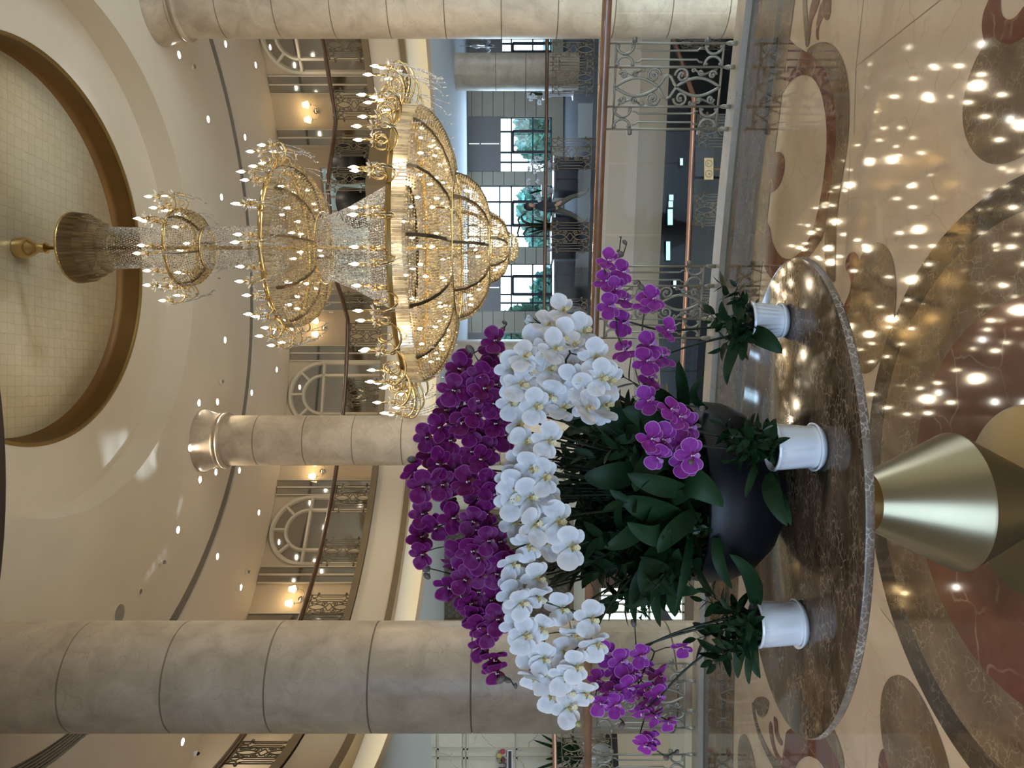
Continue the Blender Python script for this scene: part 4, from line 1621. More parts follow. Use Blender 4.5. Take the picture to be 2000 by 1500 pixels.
# bulbs inside the bowls
mb = MB()
mb.ball((0, 0, 0), (0.013, 0.013, 0.028), 8, 6)
inner_me = mb.mesh('inner_bulb', M['bulb'], None, True)
rb = random.Random(3)
spots = []
for n_, r, z in ((26, 1.32, 2.52), (22, 1.18, 2.42), (12, 0.95, 2.36), (12, 0.66, 2.08), (9, 0.50, 1.99), (5, 0.26, 1.76), (9, 0.70, 4.0), (5, 0.5, 3.92)):
    for i in range(n_):
        a = 2 * PI * (i + rb.uniform(-.3, .3)) / n_
        spots.append((r * math.cos(a), r * math.sin(a), z + rb.uniform(-.03, .05)))
for x, y, z in spots[:100]:
    o = link('inner_bulb', inner_me, ch)
    o.location = (x, y, z - 7.25)

# candle arms: each is a gilded double scroll with two candles
mb = MB()
mb.ball((0, 0, 0.032), (0.016, 0.016, 0.036), 8, 6)
mb.tube([(0, 0, 0.06), (0, 0, 0.085)], [0.008, 0.001], 6)
bulb_me = mb.mesh('bulb', M['bulb'], None, True)
mb = MB()
for k in range(6):
    a = 2 * PI * k / 6
    c, s = math.cos(a), math.sin(a)
    mb.add([(0.012 * c, 0.012 * s, 0), (0.055 * c - 0.022 * s, 0.055 * s + 0.022 * c, 0.012), (0.078 * c, 0.078 * s, 0.028), (0.055 * c + 0.022 * s, 0.055 * s - 0.022 * c, 0.012)], [(0, 1, 2), (0, 2, 3)])
for k in range(4):
    a = 2 * PI * k / 4 + .4
    c, s = math.cos(a) * 0.05, math.sin(a) * 0.05
    for j in range(3):
        mb.ball((c, s, -0.02 - 0.022 * j), (0.007, 0.007, 0.010), 5, 4)
cup_me = mb.mesh('crystal_flower', M['bead_clear'])


def arm_mesh(r0, zr, a, b, sc):
    """a, b: (radius, bulb foot height, tangential offset) of the two candles"""
    mb = MB()
    feet = []
    for (r, zb, tx), dip in ((a, 0.04), (b, 0.20)):
        p0 = Vector((r0, tx * 0.2, zr))
        p3 = Vector((r, tx, zb - 0.13 * sc))
        w = r - r0
        c1 = Vector((r0 + w * 0.45, tx * 0.3, zr - dip * sc))
        c2 = Vector((r + 0.10 * sc, tx * 0.9, zr - dip * 0.6 * sc))
        c3 = Vector((r + 0.06 * sc, tx, (zr + p3.z) / 2))
        pts = []
        ctrl = [p0, c1, c2, c3, p3]
        for i in range(17):
            f = i / 16
            q = [c.copy() for c in ctrl]
            while len(q) > 1:
                q = [q[k].lerp(q[k + 1], f) for k in range(len(q) - 1)]
            pts.append(q[0])
        mb.tube(pts, 0.009 * sc + 0.002, 6)
        # loop scroll
        cx_, cz_ = r0 + w * 0.55, zr - dip * 0.2 * sc + 0.06 * sc
        loop = [(cx_ + (0.07 - 0.0018 * i_) * sc * math.cos(t), tx * 0.6, cz_ + (0.07 - 0.0018 * i_) * sc * math.sin(t)) for i_, t in [(i, i * 2 * PI * 1.35 / 18) for i in range(19)]]
        mb.tube(loop, 0.006 * sc + 0.001, 6)
        mb.tube([(r, tx, zb - 0.135 * sc), (r, tx, zb)], 0.011, 8)
        mb.lathe([(0.0, 0), (0.03, 0.004), (0.018, 0.03), (0.0, 0.03)], 10, (r, tx, zb - 0.14 * sc))
        feet.append(Vector((r, tx, zb)))
    return mb, feet


def swag_mesh(r, z, tx, sc):
    mb = MB()
    for s in (-1, 1):
        mb.tube([(r + 0.02 - 0.12 * sc * f, tx * (1 - f) + s * 0.1 * sc * f, z - 0.30 * sc * math.sin(f * PI * 0.5) - 0.02) for f in [i / 11 for i in range(12)]] + [(r + 0.02 - 0.12 * sc, s * 0.1 * sc, z - 0.36 * sc)], 0.003, 4)
        for i in range(12):
            f = i / 11
            mb.ball((r + 0.02 - 0.12 * sc * f, tx * (1 - f) + s * 0.1 * sc * f, z - 0.30 * sc * math.sin(f * PI * 0.5) - 0.02), (0.0075, 0.0075, 0.0085), 5, 4)
        mb.ball((r + 0.02 - 0.12 * sc, s * 0.1 * sc, z - 0.36 * sc), (0.010, 0.010, 0.024), 6, 4)
    return mb


for n_, r0, zr, a, b, sc, off in ((28, 1.54, 2.80, (1.62, 3.04, 0.07), (1.93, 2.98, -0.07), 1.15, 0.0),
                                 (18, 0.90, 4.21, (0.94, 4.38, 0.05), (1.13, 4.34, -0.05), 0.8, 0.08),
                                 (10, 0.43, 5.43, (0.46, 5.62, 0.04), (0.61, 5.60, -0.04), 0.62, 0.1)):
    amb, feet = arm_mesh(r0, zr, a, b, sc)
    ame = amb.mesh('candle_arm', M['gold'], (0, 0, 7.25), True)
    sme = swag_mesh(b[0], zr - 0.02, b[2], sc).mesh('bead_swag', M['bead_clear'], (0, 0, 7.25), True)
    for i in range(n_):
        th = 2 * PI * i / n_ + off
        o = link('candle_arm', ame, ch)
        o.rotation_euler = (0, 0, th)
        link('bead_swag', sme, o)
        for ft in feet:
            q = link('bulb', bulb_me, o)
            q.location = ft - Vector((0, 0, 7.25))
            q = link('crystal_flower', cup_me, o)
            q.location = ft - Vector((0, 0, 7.25 + 0.10 * sc))

# the chandelier's own light
for z, p, r in ((2.50, 26, 0.03), (2.05, 10, 0.03), (4.0, 14, 0.03), (5.32, 4, 0.03), (1.72, 3, 0.02)):
    point_light('chandelier_glow', (HX, HY, z), p, (1.0, 0.80, 0.52), r)
for k in range(12):
    a = 2 * PI * k / 12
    point_light('chandelier_glow', (HX + 1.0 * math.cos(a), HY + 1.0 * math.sin(a), 2.54), 4.5, (1.0, 0.80, 0.52), 0.03)
    point_light('chandelier_glow', (HX + 1.75 * math.cos(a), HY + 1.75 * math.sin(a), 3.22), 7.5, (1.0, 0.80, 0.54), 0.03)

# ================================================================== table
tb = thing('oval_table', 'oval brown marble table on a brass pedestal, set with orchids', 'table', (-0.36, 2.2, 0))
TCX, TCY, TA, TB_ = -0.335, 2.2, 0.72, 0.475
mb = MB()
mb.lathe([(0.0, 0.75), (0.985, 0.75), (0.996, 0.7475), (1.0, 0.742), (1.0, 0.730), (0.99, 0.7235), (0.0, 0.7235)], 128, (TCX, TCY, 0), sx=TA, sy=TB_)
o = mb.build('table_top', [M['table_top'], M['table_edge']], tb, 'auto')
for f in o.data.polygons:
    z = f.center.z
    f.material_index = 0 if (z > 0.7485) else 1
mb = MB()
mb.lathe([(0.0, 0.723), (0.10, 0.723), (0.10, 0.70), (0.090, 0.52), (0.088, 0.50), (0.0, 0.50)], 48, (-0.36, 2.2, 0))
mb.build('collar', M['gold_dark'], tb, 'auto')
mb = MB()
mb.lathe([(0.0, 0.515), (0.085, 0.512), (0.088, 0.505), (0.2085, 0.258), (0.211, 0.25), (0.208, 0.243), (0.098, 0.03), (0.098, 0.016), (0.0, 0.016)], 96, (-0.36, 2.2, 0))
mb.build('pedestal', M['brass_satin'], tb, 'auto')
mb = MB()
mb.lathe([(0.0, 0.02), (0.29, 0.02), (0.297, 0.016), (0.298, 0.004), (0.0, 0.0045)], 96, (-0.36, 2.2, 0))
mb.build('base_plate', M['brass_dull'], tb, 'auto')

# ================================================================== bowl, pots and their greenery
BX, BY = -0.345, 2.32


def leaf_shape(L, Wd, fold=0.25, droop=0.3, n=6, tip=1.0, cup=0.0):
    """one leaf along +x from the origin, normal +z; returns verts, faces"""
    vs, fs = [], []
    for i in range(n + 1):
        f = i / n
        w = Wd / 2 * (math.sin(PI * min(1, f ** 0.8)) ** 0.75 if 0 < f < 1 else 0.0)
        if i == 0:
            w = Wd * 0.06
        x = L * f
        z = -droop * L * f * f
        vs += [(x, -w, z + fold * w), (x, 0, z), (x, w, z + fold * w)]
    for i in range(n):
        for j in range(2):
            fs.append((3 * i + j, 3 * i + 3 + j, 3 * i + 4 + j, 3 * i + 1 + j))
    return vs, fs


def sprig_mesh(name, seed, L, nl, ll, lw, mat_i=(0, 1), spread=1.0):
    """a leafy sprig growing along +z from the origin with a bent stem and alternate leaves"""
    r = random.Random(seed)
    mb = MB()
    bx, by = r.uniform(-0.2, 0.2), r.uniform(-0.2, 0.2)
    pts = [Vector((bx * L * f * f, by * L * f * f, L * f)) for f in [i / 8 for i in range(9)]]
    mb.tube(pts, [0.0022 * (1 - 0.6 * i / 8) for i in range(9)], 5, 1)
    for k in range(nl):
        f = 0.12 + 0.88 * k / (nl - 1)
        q = Vector((bx * L * f * f, by * L * f * f, L * f))
        az = k * 2.4 + r.uniform(-.4, .4)
        el = math.radians(r.uniform(15, 60)) if k < nl - 1 else math.radians(85)
        s = r.uniform(0.75, 1.15) * (1.0 if 0.15 < f < 0.9 else 0.75)
        vs, fs = leaf_shape(ll * s, lw * s, r.uniform(.1, .35), r.uniform(0.0, 0.45))
        R = Matrix.Rotation(az, 3, 'Z') @ Matrix.Rotation(-el, 3, 'Y') @ Matrix.Rotation(r.uniform(-.5, .5), 3, 'X')
        mb.add([q + R @ Vector(v) for v in vs], fs, 0)
    return mb.mesh(name, [M['leaf_small'] if mat_i[0] == 0 else M['leaf'], M['stem']], None, True, False)


SPR_BIG = [sprig_mesh('leafy_sprig', 10 + i, 0.21, 15, 0.062, 0.026, (1, 1)) for i in range(3)]
SPR_FINE = [sprig_mesh('leafy_sprig', 40 + i, 0.17, 22, 0.028, 0.016, (0, 1)) for i in range(2)]
SPR_POT = [sprig_mesh('leafy_sprig', 70 + i, 0.15, 11, 0.058, 0.026, (1, 1)) for i in range(3)]


def put(me, name, parent, loc, direction, scale=1.0, spin=0.0):
    o = link(name, me, parent)
    d = Vector(direction).normalized()
    q = d.to_track_quat('Z', 'Y')
    o.rotation_mode = 'QUATERNION'
    o.rotation_quaternion = q @ Euler((0, 0, spin)).to_quaternion()
    o.location = Vector(loc) - parent.location
    o.scale = (scale, scale, scale)
    return o


def broad_leaf(parent, pts, w, mat='leaf', tw=0.0, name='broad_leaf', face=(0, -0.8, 0.6)):
    """a long strap leaf through the given points"""
    P = [Vector(p) for p in pts]
    # resample with a quadratic/cubic Bezier through control points
    n = 14
    vs, fs = [], []
    C = []
    for i in range(n + 1):
        f = i / n
        q = [p.copy() for p in P]
        while len(q) > 1:
            q = [q[k].lerp(q[k + 1], f) for k in range(len(q) - 1)]
        C.append(q[0])
    for i, c in enumerate(C):
        f = i / n
        t = (C[min(i + 1, n)] - C[max(i - 1, 0)]).normalized()
        s = t.cross(Vector(face))
        if s.length < 1e-3:
            s = t.orthogonal()
        s.normalize()
        up = s.cross(t)
        ww = w / 2 * max(0.03, (math.sin(PI * (0.10 + 0.90 * f) ** 0.85) ** 0.6 if f < 1 else 0.0))
        for k, e in ((-1, 0.22), (-0.5, 0.06), (0, 0.0), (0.5, 0.06), (1, 0.22)):
            vs.append(c + s * (ww * k) + up * (ww * e))
    m = 5
    for i in range(n):
        for j in range(m - 1):
            fs.append((m * i + j, m * i + m + j, m * i + m + j + 1, m * i + j + 1))
    mb = MB()
    mb.add(vs, fs)
    return mb.build(name, M[mat], parent, True, True, False)


bowl = thing('flower_bowl', 'big black bowl on the marble table, packed with dark leaves under the tall orchids', 'flower bowl', (BX, BY, 0.75))
mb = MB()
mb.lathe([(0.0, 0.752), (0.11, 0.7515), (0.13, 0.758), (0.20, 0.80), (0.255, 0.86), (0.283, 0.93), (0.288, 0.985), (0.280, 1.030), (0.276, 1.036), (0.270, 1.033), (0.272, 0.99), (0.262, 0.965), (0.0, 0.965)], 96, (BX, BY, 0))
mb.build('bowl', M['bowl'], bowl, True)
mb = MB()
mb.lathe([(0.0, 0.99), (0.272, 0.985)], 48, (BX, BY, 0))
mb.build('soil', M['soil'], bowl)
rr = random.Random(21)
for i in range(46):
    a = rr.uniform(0, 2 * PI) if i > 30 else rr.uniform(PI * 0.98, PI * 2.02)
    r = rr.uniform(0.03, 0.24)
    x, y = BX + r * math.cos(a), BY + r * math.sin(a)
    tilt = r / 0.24 * 0.75
    d = (math.cos(a) * tilt + rr.uniform(-.25, .25), math.sin(a) * tilt + rr.uniform(-.25, .25), 1.0)
    big = rr.random() < 0.66
    put(rr.choice(SPR_BIG if big else SPR_FINE), 'leafy_sprig', bowl, (x, y, 0.985), d, rr.uniform(0.85, 1.65), rr.uniform(0, 6))
# tall dark sprigs between the flower canes
for i in range(64):
    x = rr.uniform(1050, 1290)
    y = rr.uniform(780, 1130)
    p = IM(x, y, rr.uniform(2.12, 2.4))
    base = Vector((BX + (p.x - BX) * 0.55, rr.uniform(BY - 0.1, BY + 0.12), 0.99))
    d = p - base
    put(rr.choice(SPR_BIG), 'leafy_sprig', bowl, base + d * 0.15, d, (d.length * 0.9) / 0.21 * 0.72, rr.uniform(0, 6))
for i in range(34):
    x = rr.uniform(1040, 1150)
    y = rr.uniform(790, 1130)
    p = IM(x, y, rr.uniform(2.15, 2.4))
    base = Vector((BX + (p.x - BX) * 0.75, BY + rr.uniform(-.02, .12), 1.16))
    d = p - base
    put(rr.choice(SPR_BIG), 'leafy_sprig', bowl, base, d, d.length / 0.21 * 0.8, rr.uniform(0, 6))
# sprigs of the upper left edge and the pale little sprig in the middle of the photo
for (x, y, dd, sc) in ((1250, 900, 2.08, 1.0), (1235, 880, 2.09, 1.1), (1220, 915, 2.08, 0.9), (1200, 1180, 2.2, 1.2), (1190, 1120, 2.1, 1.2), (1250, 1195, 2.2, 1.0), (1300, 1120, 2.02, 1.1), (1180, 1040, 2.08, 1.3), (1150, 1090, 2.12, 1.2)):
    p = IM(x, y, dd)
    base = Vector((BX + (p.x - BX) * 0.5, BY - 0.12, 1.0))
    d = (p - base)
    put(rr.choice(SPR_BIG if sc > 1.05 else SPR_FINE), 'leafy_sprig', bowl, base + d * 0.35, d, sc * 1.15, rr.uniform(0, 6))
LEAVES = [  # control points (x, y, depth) and width in pixels
    ([(1330, 930, 2.06), (1345, 935, 1.98), (1375, 945, 1.95), (1412, 990, 1.97)], 62),
    ([(1330, 1010, 2.1), (1290, 1000, 2.03), (1240, 985, 2.0), (1215, 975, 2.02)], 56),
    ([(1330, 1000, 2.1), (1300, 1060, 2.02), (1270, 1050, 2.0), (1225, 1020, 2.0)], 50),
    ([(1300, 1060, 2.1), (1270, 1100, 2.03), (1260, 1130, 2.03), (1258, 1168, 2.05)], 46),
    ([(1330, 1080, 2.1), (1320, 1120, 2.05), (1310, 1160, 2.08), (1318, 1205, 2.12)], 48),
    ([(1350, 1040, 2.08), (1345, 1100, 2.0), (1335, 1140, 2.0), (1320, 1190, 2.02)], 20),
    ([(1290, 1090, 2.1), (1240, 1120, 2.06), (1230, 1170, 2.08), (1242, 1218, 2.1)], 26),
    ([(1310, 1090, 2.1), (1280, 1140, 2.06), (1275, 1180, 2.08), (1290, 1225, 2.1)], 28),
    ([(1290, 1060, 2.12), (1250, 1120, 2.1), (1250, 1170, 2.1), (1262, 1208, 2.12)], 20),
    ([(1400, 1050, 2.04), (1400, 1090, 2.0), (1410, 1120, 2.0), (1430, 1150, 2.02)], 26),
    ([(1330, 850, 2.14), (1300, 830, 2.08), (1260, 810, 2.06), (1215, 800, 2.08)], 58),
    ([(1330, 830, 2.16), (1310, 790, 2.1), (1290, 770, 2.1), (1260, 760, 2.12)], 44),
    ([(1330, 900, 2.1), (1280, 880, 2.03), (1250, 930, 2.0), (1240, 960, 2.0)], 50),
    ([(1340, 790, 2.2), (1335, 760, 2.16), (1330, 735, 2.16), (1325, 705, 2.18)], 26),
    ([(1380, 800, 2.2), (1350, 780, 2.16), (1345, 765, 2.15), (1375, 735, 2.15)], 18),
    ([(1340, 960, 2.05), (1300, 950, 1.99), (1265, 945, 1.98), (1225, 925, 2.0)], 44),
    ([(1360, 1000, 2.05), (1330, 1030, 1.99), (1300, 1050, 1.98), (1285, 1080, 2.0)], 40),
    ([(1300, 980, 2.1), (1250, 1040, 2.03), (1220, 1060, 2.02), (1180, 1070, 2.03)], 40),
    ([(1260, 830, 2.15), (1220, 830, 2.1), (1180, 815, 2.1), (1150, 800, 2.12)], 60),
    ([(1240, 920, 2.12), (1210, 930, 2.08), (1170, 935, 2.08), (1140, 930, 2.1)], 52)]
for pts, wpx in LEAVES:
    q = [IM(*p) for p in pts]
    broad_leaf(bowl, q, wpx / F * q[1].y)


def pot_plant(label, cx, cy, r_top, r_bot, h, style, leaves, sprigs, z0=0.75):
    t = thing('potted_plant', label, 'potted plant', (cx, cy, z0))
    mb = MB()
    n = 96
    vs, fs = [], []
    levels = [(0.0, 0.012), (r_bot, 0.012), (r_bot + 0.002, 0.02)] + [(r_bot + (r_top - r_bot) * k / 8, 0.02 + (h - 0.03) * k / 8) for k in range(1, 9)] + [(r_top + 0.003, h - 0.006), (r_top + 0.001, h), (r_top - 0.004, h), (r_top - 0.006, h - 0.03), (0.0, h - 0.03)]
    for li, (r, z) in enumerate(levels):
        for i in range(n):
            a = 2 * PI * i / n
            m = 0.0
            if 2 < li < 11:
                if style == 'ribbed':
                    m = 0.0016 * math.cos(a * 24)
                elif style == 'facet':
                    m = 0.0022 * abs(math.sin(a * 4.5 + z * 9)) - 0.0012
                else:
                    m = 0.0020 * abs(math.sin(a * 3.5 + z * 16)) - 0.0012
            rr_ = r + m if r > 0 else 0.0
            vs.append((cx + rr_ * math.cos(a), cy + rr_ * math.sin(a), z0 + z))
    for li in range(len(levels) - 1):
        for i in range(n):
            k = (i + 1) % n
            fs.append((li * n + i, li * n + k, (li + 1) * n + k, (li + 1) * n + i))
    mb.add(vs, fs)
    mb.build('pot', M['pot_white'], t, 'auto')
    mb = MB()
    mb.lathe([(0.0, 0.003), (r_bot + 0.003, 0.002), (r_bot + 0.010, 0.014), (r_bot + 0.0105, 0.019), (r_bot + 0.007, 0.019), (r_bot + 0.003, 0.009), (0.0, 0.009)], 64, (cx, cy, z0))
    mb.build('saucer', M['pot_white'], t, True)
    mb = MB()
    mb.lathe([(0.0, h - 0.012), (r_top - 0.005, h - 0.016)], 32, (cx, cy, z0))
    mb.build('soil', M['soil'], t)
    for pts, wpx in leaves:
        q = [IM(*p) for p in pts]
        broad_leaf(t, q, wpx / F * q[1].y)
    for i, (x, y, d, sc) in enumerate(sprigs):
        p = IM(x, y, d)
        b = Vector((cx + rr.uniform(-.4, .4) * r_top, cy + rr.uniform(-.4, .4) * r_top, z0 + h - 0.02))
        put(SPR_POT[i % 3], 'leafy_sprig', t, b, p - b, (p - b).length / 0.17, rr.uniform(0, 6))
    return t


pot_plant('small ribbed bluish white pot of leaves, topmost of three in the photo', ux(873, 2.235), 2.235, 0.0600, 0.0470, 0.113, 'ribbed',
          [([(1470, 650, 2.2), (1485, 655, 2.14), (1505, 665, 2.12), (1527, 690, 2.12)], 38),
           ([(1440, 640, 2.2), (1440, 690, 2.15), (1415, 710, 2.15), (1420, 752, 2.16)], 24),
           ([(1450, 645, 2.2), (1455, 675, 2.14), (1450, 690, 2.12), (1450, 705, 2.12)], 20)],
          [(1385, 560, 2.2, 1), (1370, 600, 2.25, 1), (1420, 560, 2.2, 1), (1375, 640, 2.22, 1), (1395, 690, 2.18, 1), (1430, 690, 2.14, 1), (1440, 575, 2.2, 1), (1400, 620, 2.12, 1), (1420, 640, 2.3, 1)])
pot_plant('white twisted-facet pot of leaves, middle one of three, nearest the pedestal', ux(627, 1.985), 1.985, 0.0655, 0.0570, 0.133, 'facet',
          [([(1510, 925, 1.97), (1500, 950, 1.9), (1515, 985, 1.87), (1537, 1027, 1.87)], 40),
           ([(1500, 925, 1.96), (1515, 960, 1.9), (1535, 990, 1.86), (1545, 1026, 1.85)], 26),
           ([(1480, 900, 1.97), (1470, 930, 1.93), (1462, 950, 1.92), (1456, 972, 1.92)], 16)],
          [(1420, 830, 1.98, 1), (1400, 870, 1.98, 1), (1450, 820, 1.95, 1), (1480, 812, 1.93, 1), (1430, 880, 1.92, 1), (1450, 910, 1.92, 1), (1410, 910, 1.96, 1), (1500, 820, 1.95, 1), (1390, 840, 2.02, 1), (1490, 850, 1.88, 1), (1440, 850, 1.88, 1)])
pot_plant('white faceted pot of leaves, lowest of three in the photo', ux(282, 2.105), 2.105, 0.0670, 0.0600, 0.137, 'twist',
          [([(1475, 1180, 2.09), (1478, 1140, 2.05), (1470, 1110, 2.04), (1425, 1082, 2.04)], 36),
           ([(1470, 1230, 2.08), (1440, 1270, 2.06), (1440, 1300, 2.06), (1441, 1325, 2.06)], 22),
           ([(1470, 1240, 2.08), (1470, 1270, 2.05), (1470, 1300, 2.05), (1485, 1325, 2.05)], 24),
           ([(1470, 1245, 2.08), (1462, 1290, 2.05), (1460, 1315, 2.05), (1463, 1337, 2.05)], 16)],
          [(1350, 1180, 2.1, 1), (1380, 1230, 2.08, 1), (1370, 1280, 2.1, 1), (1340, 1240, 2.15, 1), (1410, 1180, 2.04, 1), (1420, 1240, 2.02, 1), (1390, 1310, 2.12, 1), (1440, 1210, 2.0, 1), (1400, 1270, 2.05, 1), (1440, 1265, 2.03, 1), (1370, 1150, 2.15, 1)])


# ================================================================== orchids
def flower_mesh(mat, seed, cupv, pet=1.0):
    """a moth orchid about one unit across, facing +z with its lip towards -y"""
    r = random.Random(seed)
    vs, fs, rim = [], [], []

    def petal_disc(ang_, a, b, dist, z0, tilt, cup, wav):
        o = len(vs)
        ca, sa = math.cos(ang_), math.sin(ang_)
        rings = 5
        seg = 16
        ph = r.uniform(0, 6)

        def P(f, t):
            lx = math.cos(t) * a * f
            ly = math.sin(t) * b * f
            # narrow towards the flower's heart
            k = (lx + a) / (2 * a)
            ly *= 0.45 + 0.55 * min(1.0, k * 1.7)
            x = dist + lx
            z = z0 + tilt * (x) + cup * ((x) ** 2 + ly ** 2) + wav * f * math.sin(t * 3 + ph) * 0.03
            return (x * ca - ly * sa, x * sa + ly * ca, z)
        vs.append(P(0, 0))
        rim.append(0.35)
        for i in range(1, rings + 1):
            f = i / rings
            for j in range(seg):
                t = 2 * PI * j / seg
                vs.append(P(f, t))
                inner = max(0.0, -math.cos(t)) * f
                rim.append((0.35 + 0.65 * f) if inner < 0.55 else (0.35 - 0.35 * f * inner))
        for j in range(seg):
            fs.append((o, o + 1 + j, o + 1 + (j + 1) % seg))
        for i in range(rings - 1):
            for j in range(seg):
                k = (j + 1) % seg
                fs.append((o + 1 + i * seg + j, o + 1 + (i + 1) * seg + j, o + 1 + (i + 1) * seg + k, o + 1 + i * seg + k))

    for an in (90, 214, 326):
        petal_disc(math.radians(an + r.uniform(-5, 5)), 0.235, 0.165, 0.245, -0.035, -0.06 + r.uniform(-.05, .05), cupv * 0.6, 0.6)
    for an in (12, 168):
        petal_disc(math.radians(an + r.uniform(-5, 5)), 0.255 * pet, 0.265 * pet, 0.255 * pet, 0.015, 0.05 + r.uniform(-.06, .06), cupv, 1.0)
    me = bpy.data.meshes.new('flower')
    me.from_pydata(vs, [], fs)
    at = me.attributes.new('rim', 'FLOAT', 'POINT')
    at.data.foreach_set('value', rim)
    me.materials.append(mat)
    me.polygons.foreach_set('use_smooth', [True] * len(me.polygons))
    me.update()
    return me


def lip_mesh(mat, dot):
    mb = MB()
    for s in (-1, 1):   # side lobes, standing up like cupped hands
        vs, f2 = [], []
        for i in range(6):
            f = i / 5
            for j in range(4):
                g = j / 3
                vs.append((s * (0.02 + 0.085 * math.sin(PI * f * .9)), -0.02 - 0.09 * f + 0.03 * g, 0.03 + 0.13 * g * math.sin(PI * (0.15 + 0.8 * f))))
        for i in range(5):
            for j in range(3):
                f2.append((4 * i + j, 4 * i + 4 + j, 4 * i + 5 + j, 4 * i + 1 + j))
        mb.add(vs, f2, 0)
    vs, f2 = [], []     # middle lobe: an arrow-shaped tongue
    for f, w, z in ((0, 0.025, 0.04), (0.35, 0.05, 0.09), (0.7, 0.085, 0.115), (1.0, 0.02, 0.10)):
        for k in (-1, 0, 1):
            vs.append((w * k, -0.03 - 0.20 * f, z + 0.02 * abs(k)))
    for i in range(3):
        for j in range(2):
            f2.append((3 * i + j, 3 * i + 3 + j, 3 * i + 4 + j, 3 * i + 1 + j))
    mb.add(vs, f2, 0)
    mb.ball((0, 0.005, 0.07), (0.026, 0.03, 0.06), 8, 6, 1)     # column
    mb.ball((0, -0.055, 0.09), (0.022, 0.022, 0.022), 8, 6, 1)
    return mb.mesh('lip', [mat, dot], None, True, False)


FM = {'white': [flower_mesh(M['white_petal'], i, c, 1.06) for i, c in enumerate((0.15, 0.45, 0.75))],
      'purple': [flower_mesh(M['purple_petal'], 10 + i, c) for i, c in enumerate((0.10, 0.35, 0.6))],
      'magenta': [flower_mesh(M['magenta_petal'], 20 + i, c) for i, c in enumerate((0.05, 0.3, 0.55))]}
LM = {'white': lip_mesh(M['white_lip'], M['lip_orange']), 'purple': lip_mesh(M['purple_lip'], M['lip_white']), 'magenta': lip_mesh(M['magenta_lip'], M['lip_white'])}
mb = MB()
mb.ball((0, 0, 0.014), (0.010, 0.010, 0.015), 10, 7)
BUD = {'purple': mb.mesh('bud', M['bud_dark'], None, True), 'white': mb.mesh('bud', M['bud_green'], None, True), 'magenta': mb.mesh('bud', M['bud_dark'], None, True)}


def px(lst, ox, oy, s):
    return [(ox + x / s, oy + y / s) for x, y in lst]


PURPLE = px([(700, 400), (680, 480), (440, 605), (480, 555), (665, 620), (500, 740), (620, 755), (390, 760), (560, 930), (340, 910), (430, 890), (510, 1060), (460, 1010), (650, 1080), (200, 1100), (370, 1130), (300, 1030),
             (220, 1220), (290, 1300), (410, 1340), (600, 1270), (530, 1210), (660, 1200), (110, 1350), (170, 1460), (310, 1430), (500, 1440), (640, 1450), (740, 900), (700, 1010), (760, 1090), (580, 830), (700, 720), (600, 660), (545, 700), (690, 860), (430, 960), (590, 1110)], 780, 560, 3.75) + \
    px([(260, 20), (310, 100), (320, 225), (140, 200), (130, 340), (220, 280), (440, 30), (580, 70), (480, 110), (530, 190), (450, 240), (540, 360), (470, 300), (610, 370), (360, 430), (330, 510), (480, 460), (440, 420), (140, 440), (300, 640),
        (370, 690), (480, 670), (610, 600), (590, 560), (490, 560), (430, 740), (480, 880), (450, 820), (590, 780), (560, 720), (600, 840), (540, 920), (580, 1080), (590, 1160), (505, 1010), (640, 490), (400, 600), (530, 830), (560, 640)], 780, 940, 3.125)
WHITE = px([(1200, 185), (1085, 290), (1180, 370), (1350, 335), (1280, 440), (1000, 430), (920, 520), (820, 600), (1090, 610), (1240, 590), (1430, 520), (890, 720), (1000, 880), (820, 850), (1370, 780), (1200, 895), (1370, 880), (1490, 885), (1480, 670),
            (1180, 740), (1100, 790), (930, 1150), (1090, 1130), (880, 1020), (970, 1330), (1070, 1400), (900, 1290), (820, 1420), (1000, 1450), (1050, 500), (1300, 690), (960, 640), (1130, 460)], 780, 560, 3.75) + \
    px([(700, 40), (690, 110), (795, 100), (900, 60), (910, 130), (820, 270), (970, 250), (700, 260), (910, 385), (1050, 400), (790, 385), (700, 610), (850, 700), (990, 770), (1170, 835), (1080, 930), (740, 740), (870, 890), (720, 880), (770, 940),
        (880, 1080), (1000, 1030), (780, 1020), (1080, 1125), (1010, 1190), (820, 1190), (1020, 1280), (920, 1300), (1140, 1290), (1030, 1380), (880, 1170), (690, 690), (1205, 985), (690, 500), (840, 590)], 780, 940, 3.125) + \
    px([(90, 985), (220, 1220), (330, 1430), (110, 1430)], 1120, 440, 4.69) + px([(100, 110), (100, 230), (240, 60), (235, 220)], 1120, 740, 3.95)
MAG_R = px([(300, 520), (330, 740), (450, 900), (860, 970), (700, 1100), (670, 1250), (700, 1400), (660, 720), (450, 430), (320, 330), (400, 590), (480, 690), (470, 1150), (820, 1210), (730, 680)], 1120, 440, 4.69)
MAG_M = px([(820, 300), (890, 370), (690, 470), (830, 500), (600, 470), (650, 600), (860, 640), (750, 240), (910, 590), (580, 170), (760, 400)], 1120, 740, 3.95)
MAG_L = px([(390, 790), (290, 740), (520, 750), (350, 860), (430, 960), (560, 830), (540, 970), (630, 1010), (640, 880), (520, 1130), (610, 1150), (700, 1190), (310, 980), (350, 1080), (250, 1060), (230, 910), (590, 1300), (545, 1340), (800, 690), (480, 860), (550, 1070), (470, 1000)], 1100, 1060, 3.41)


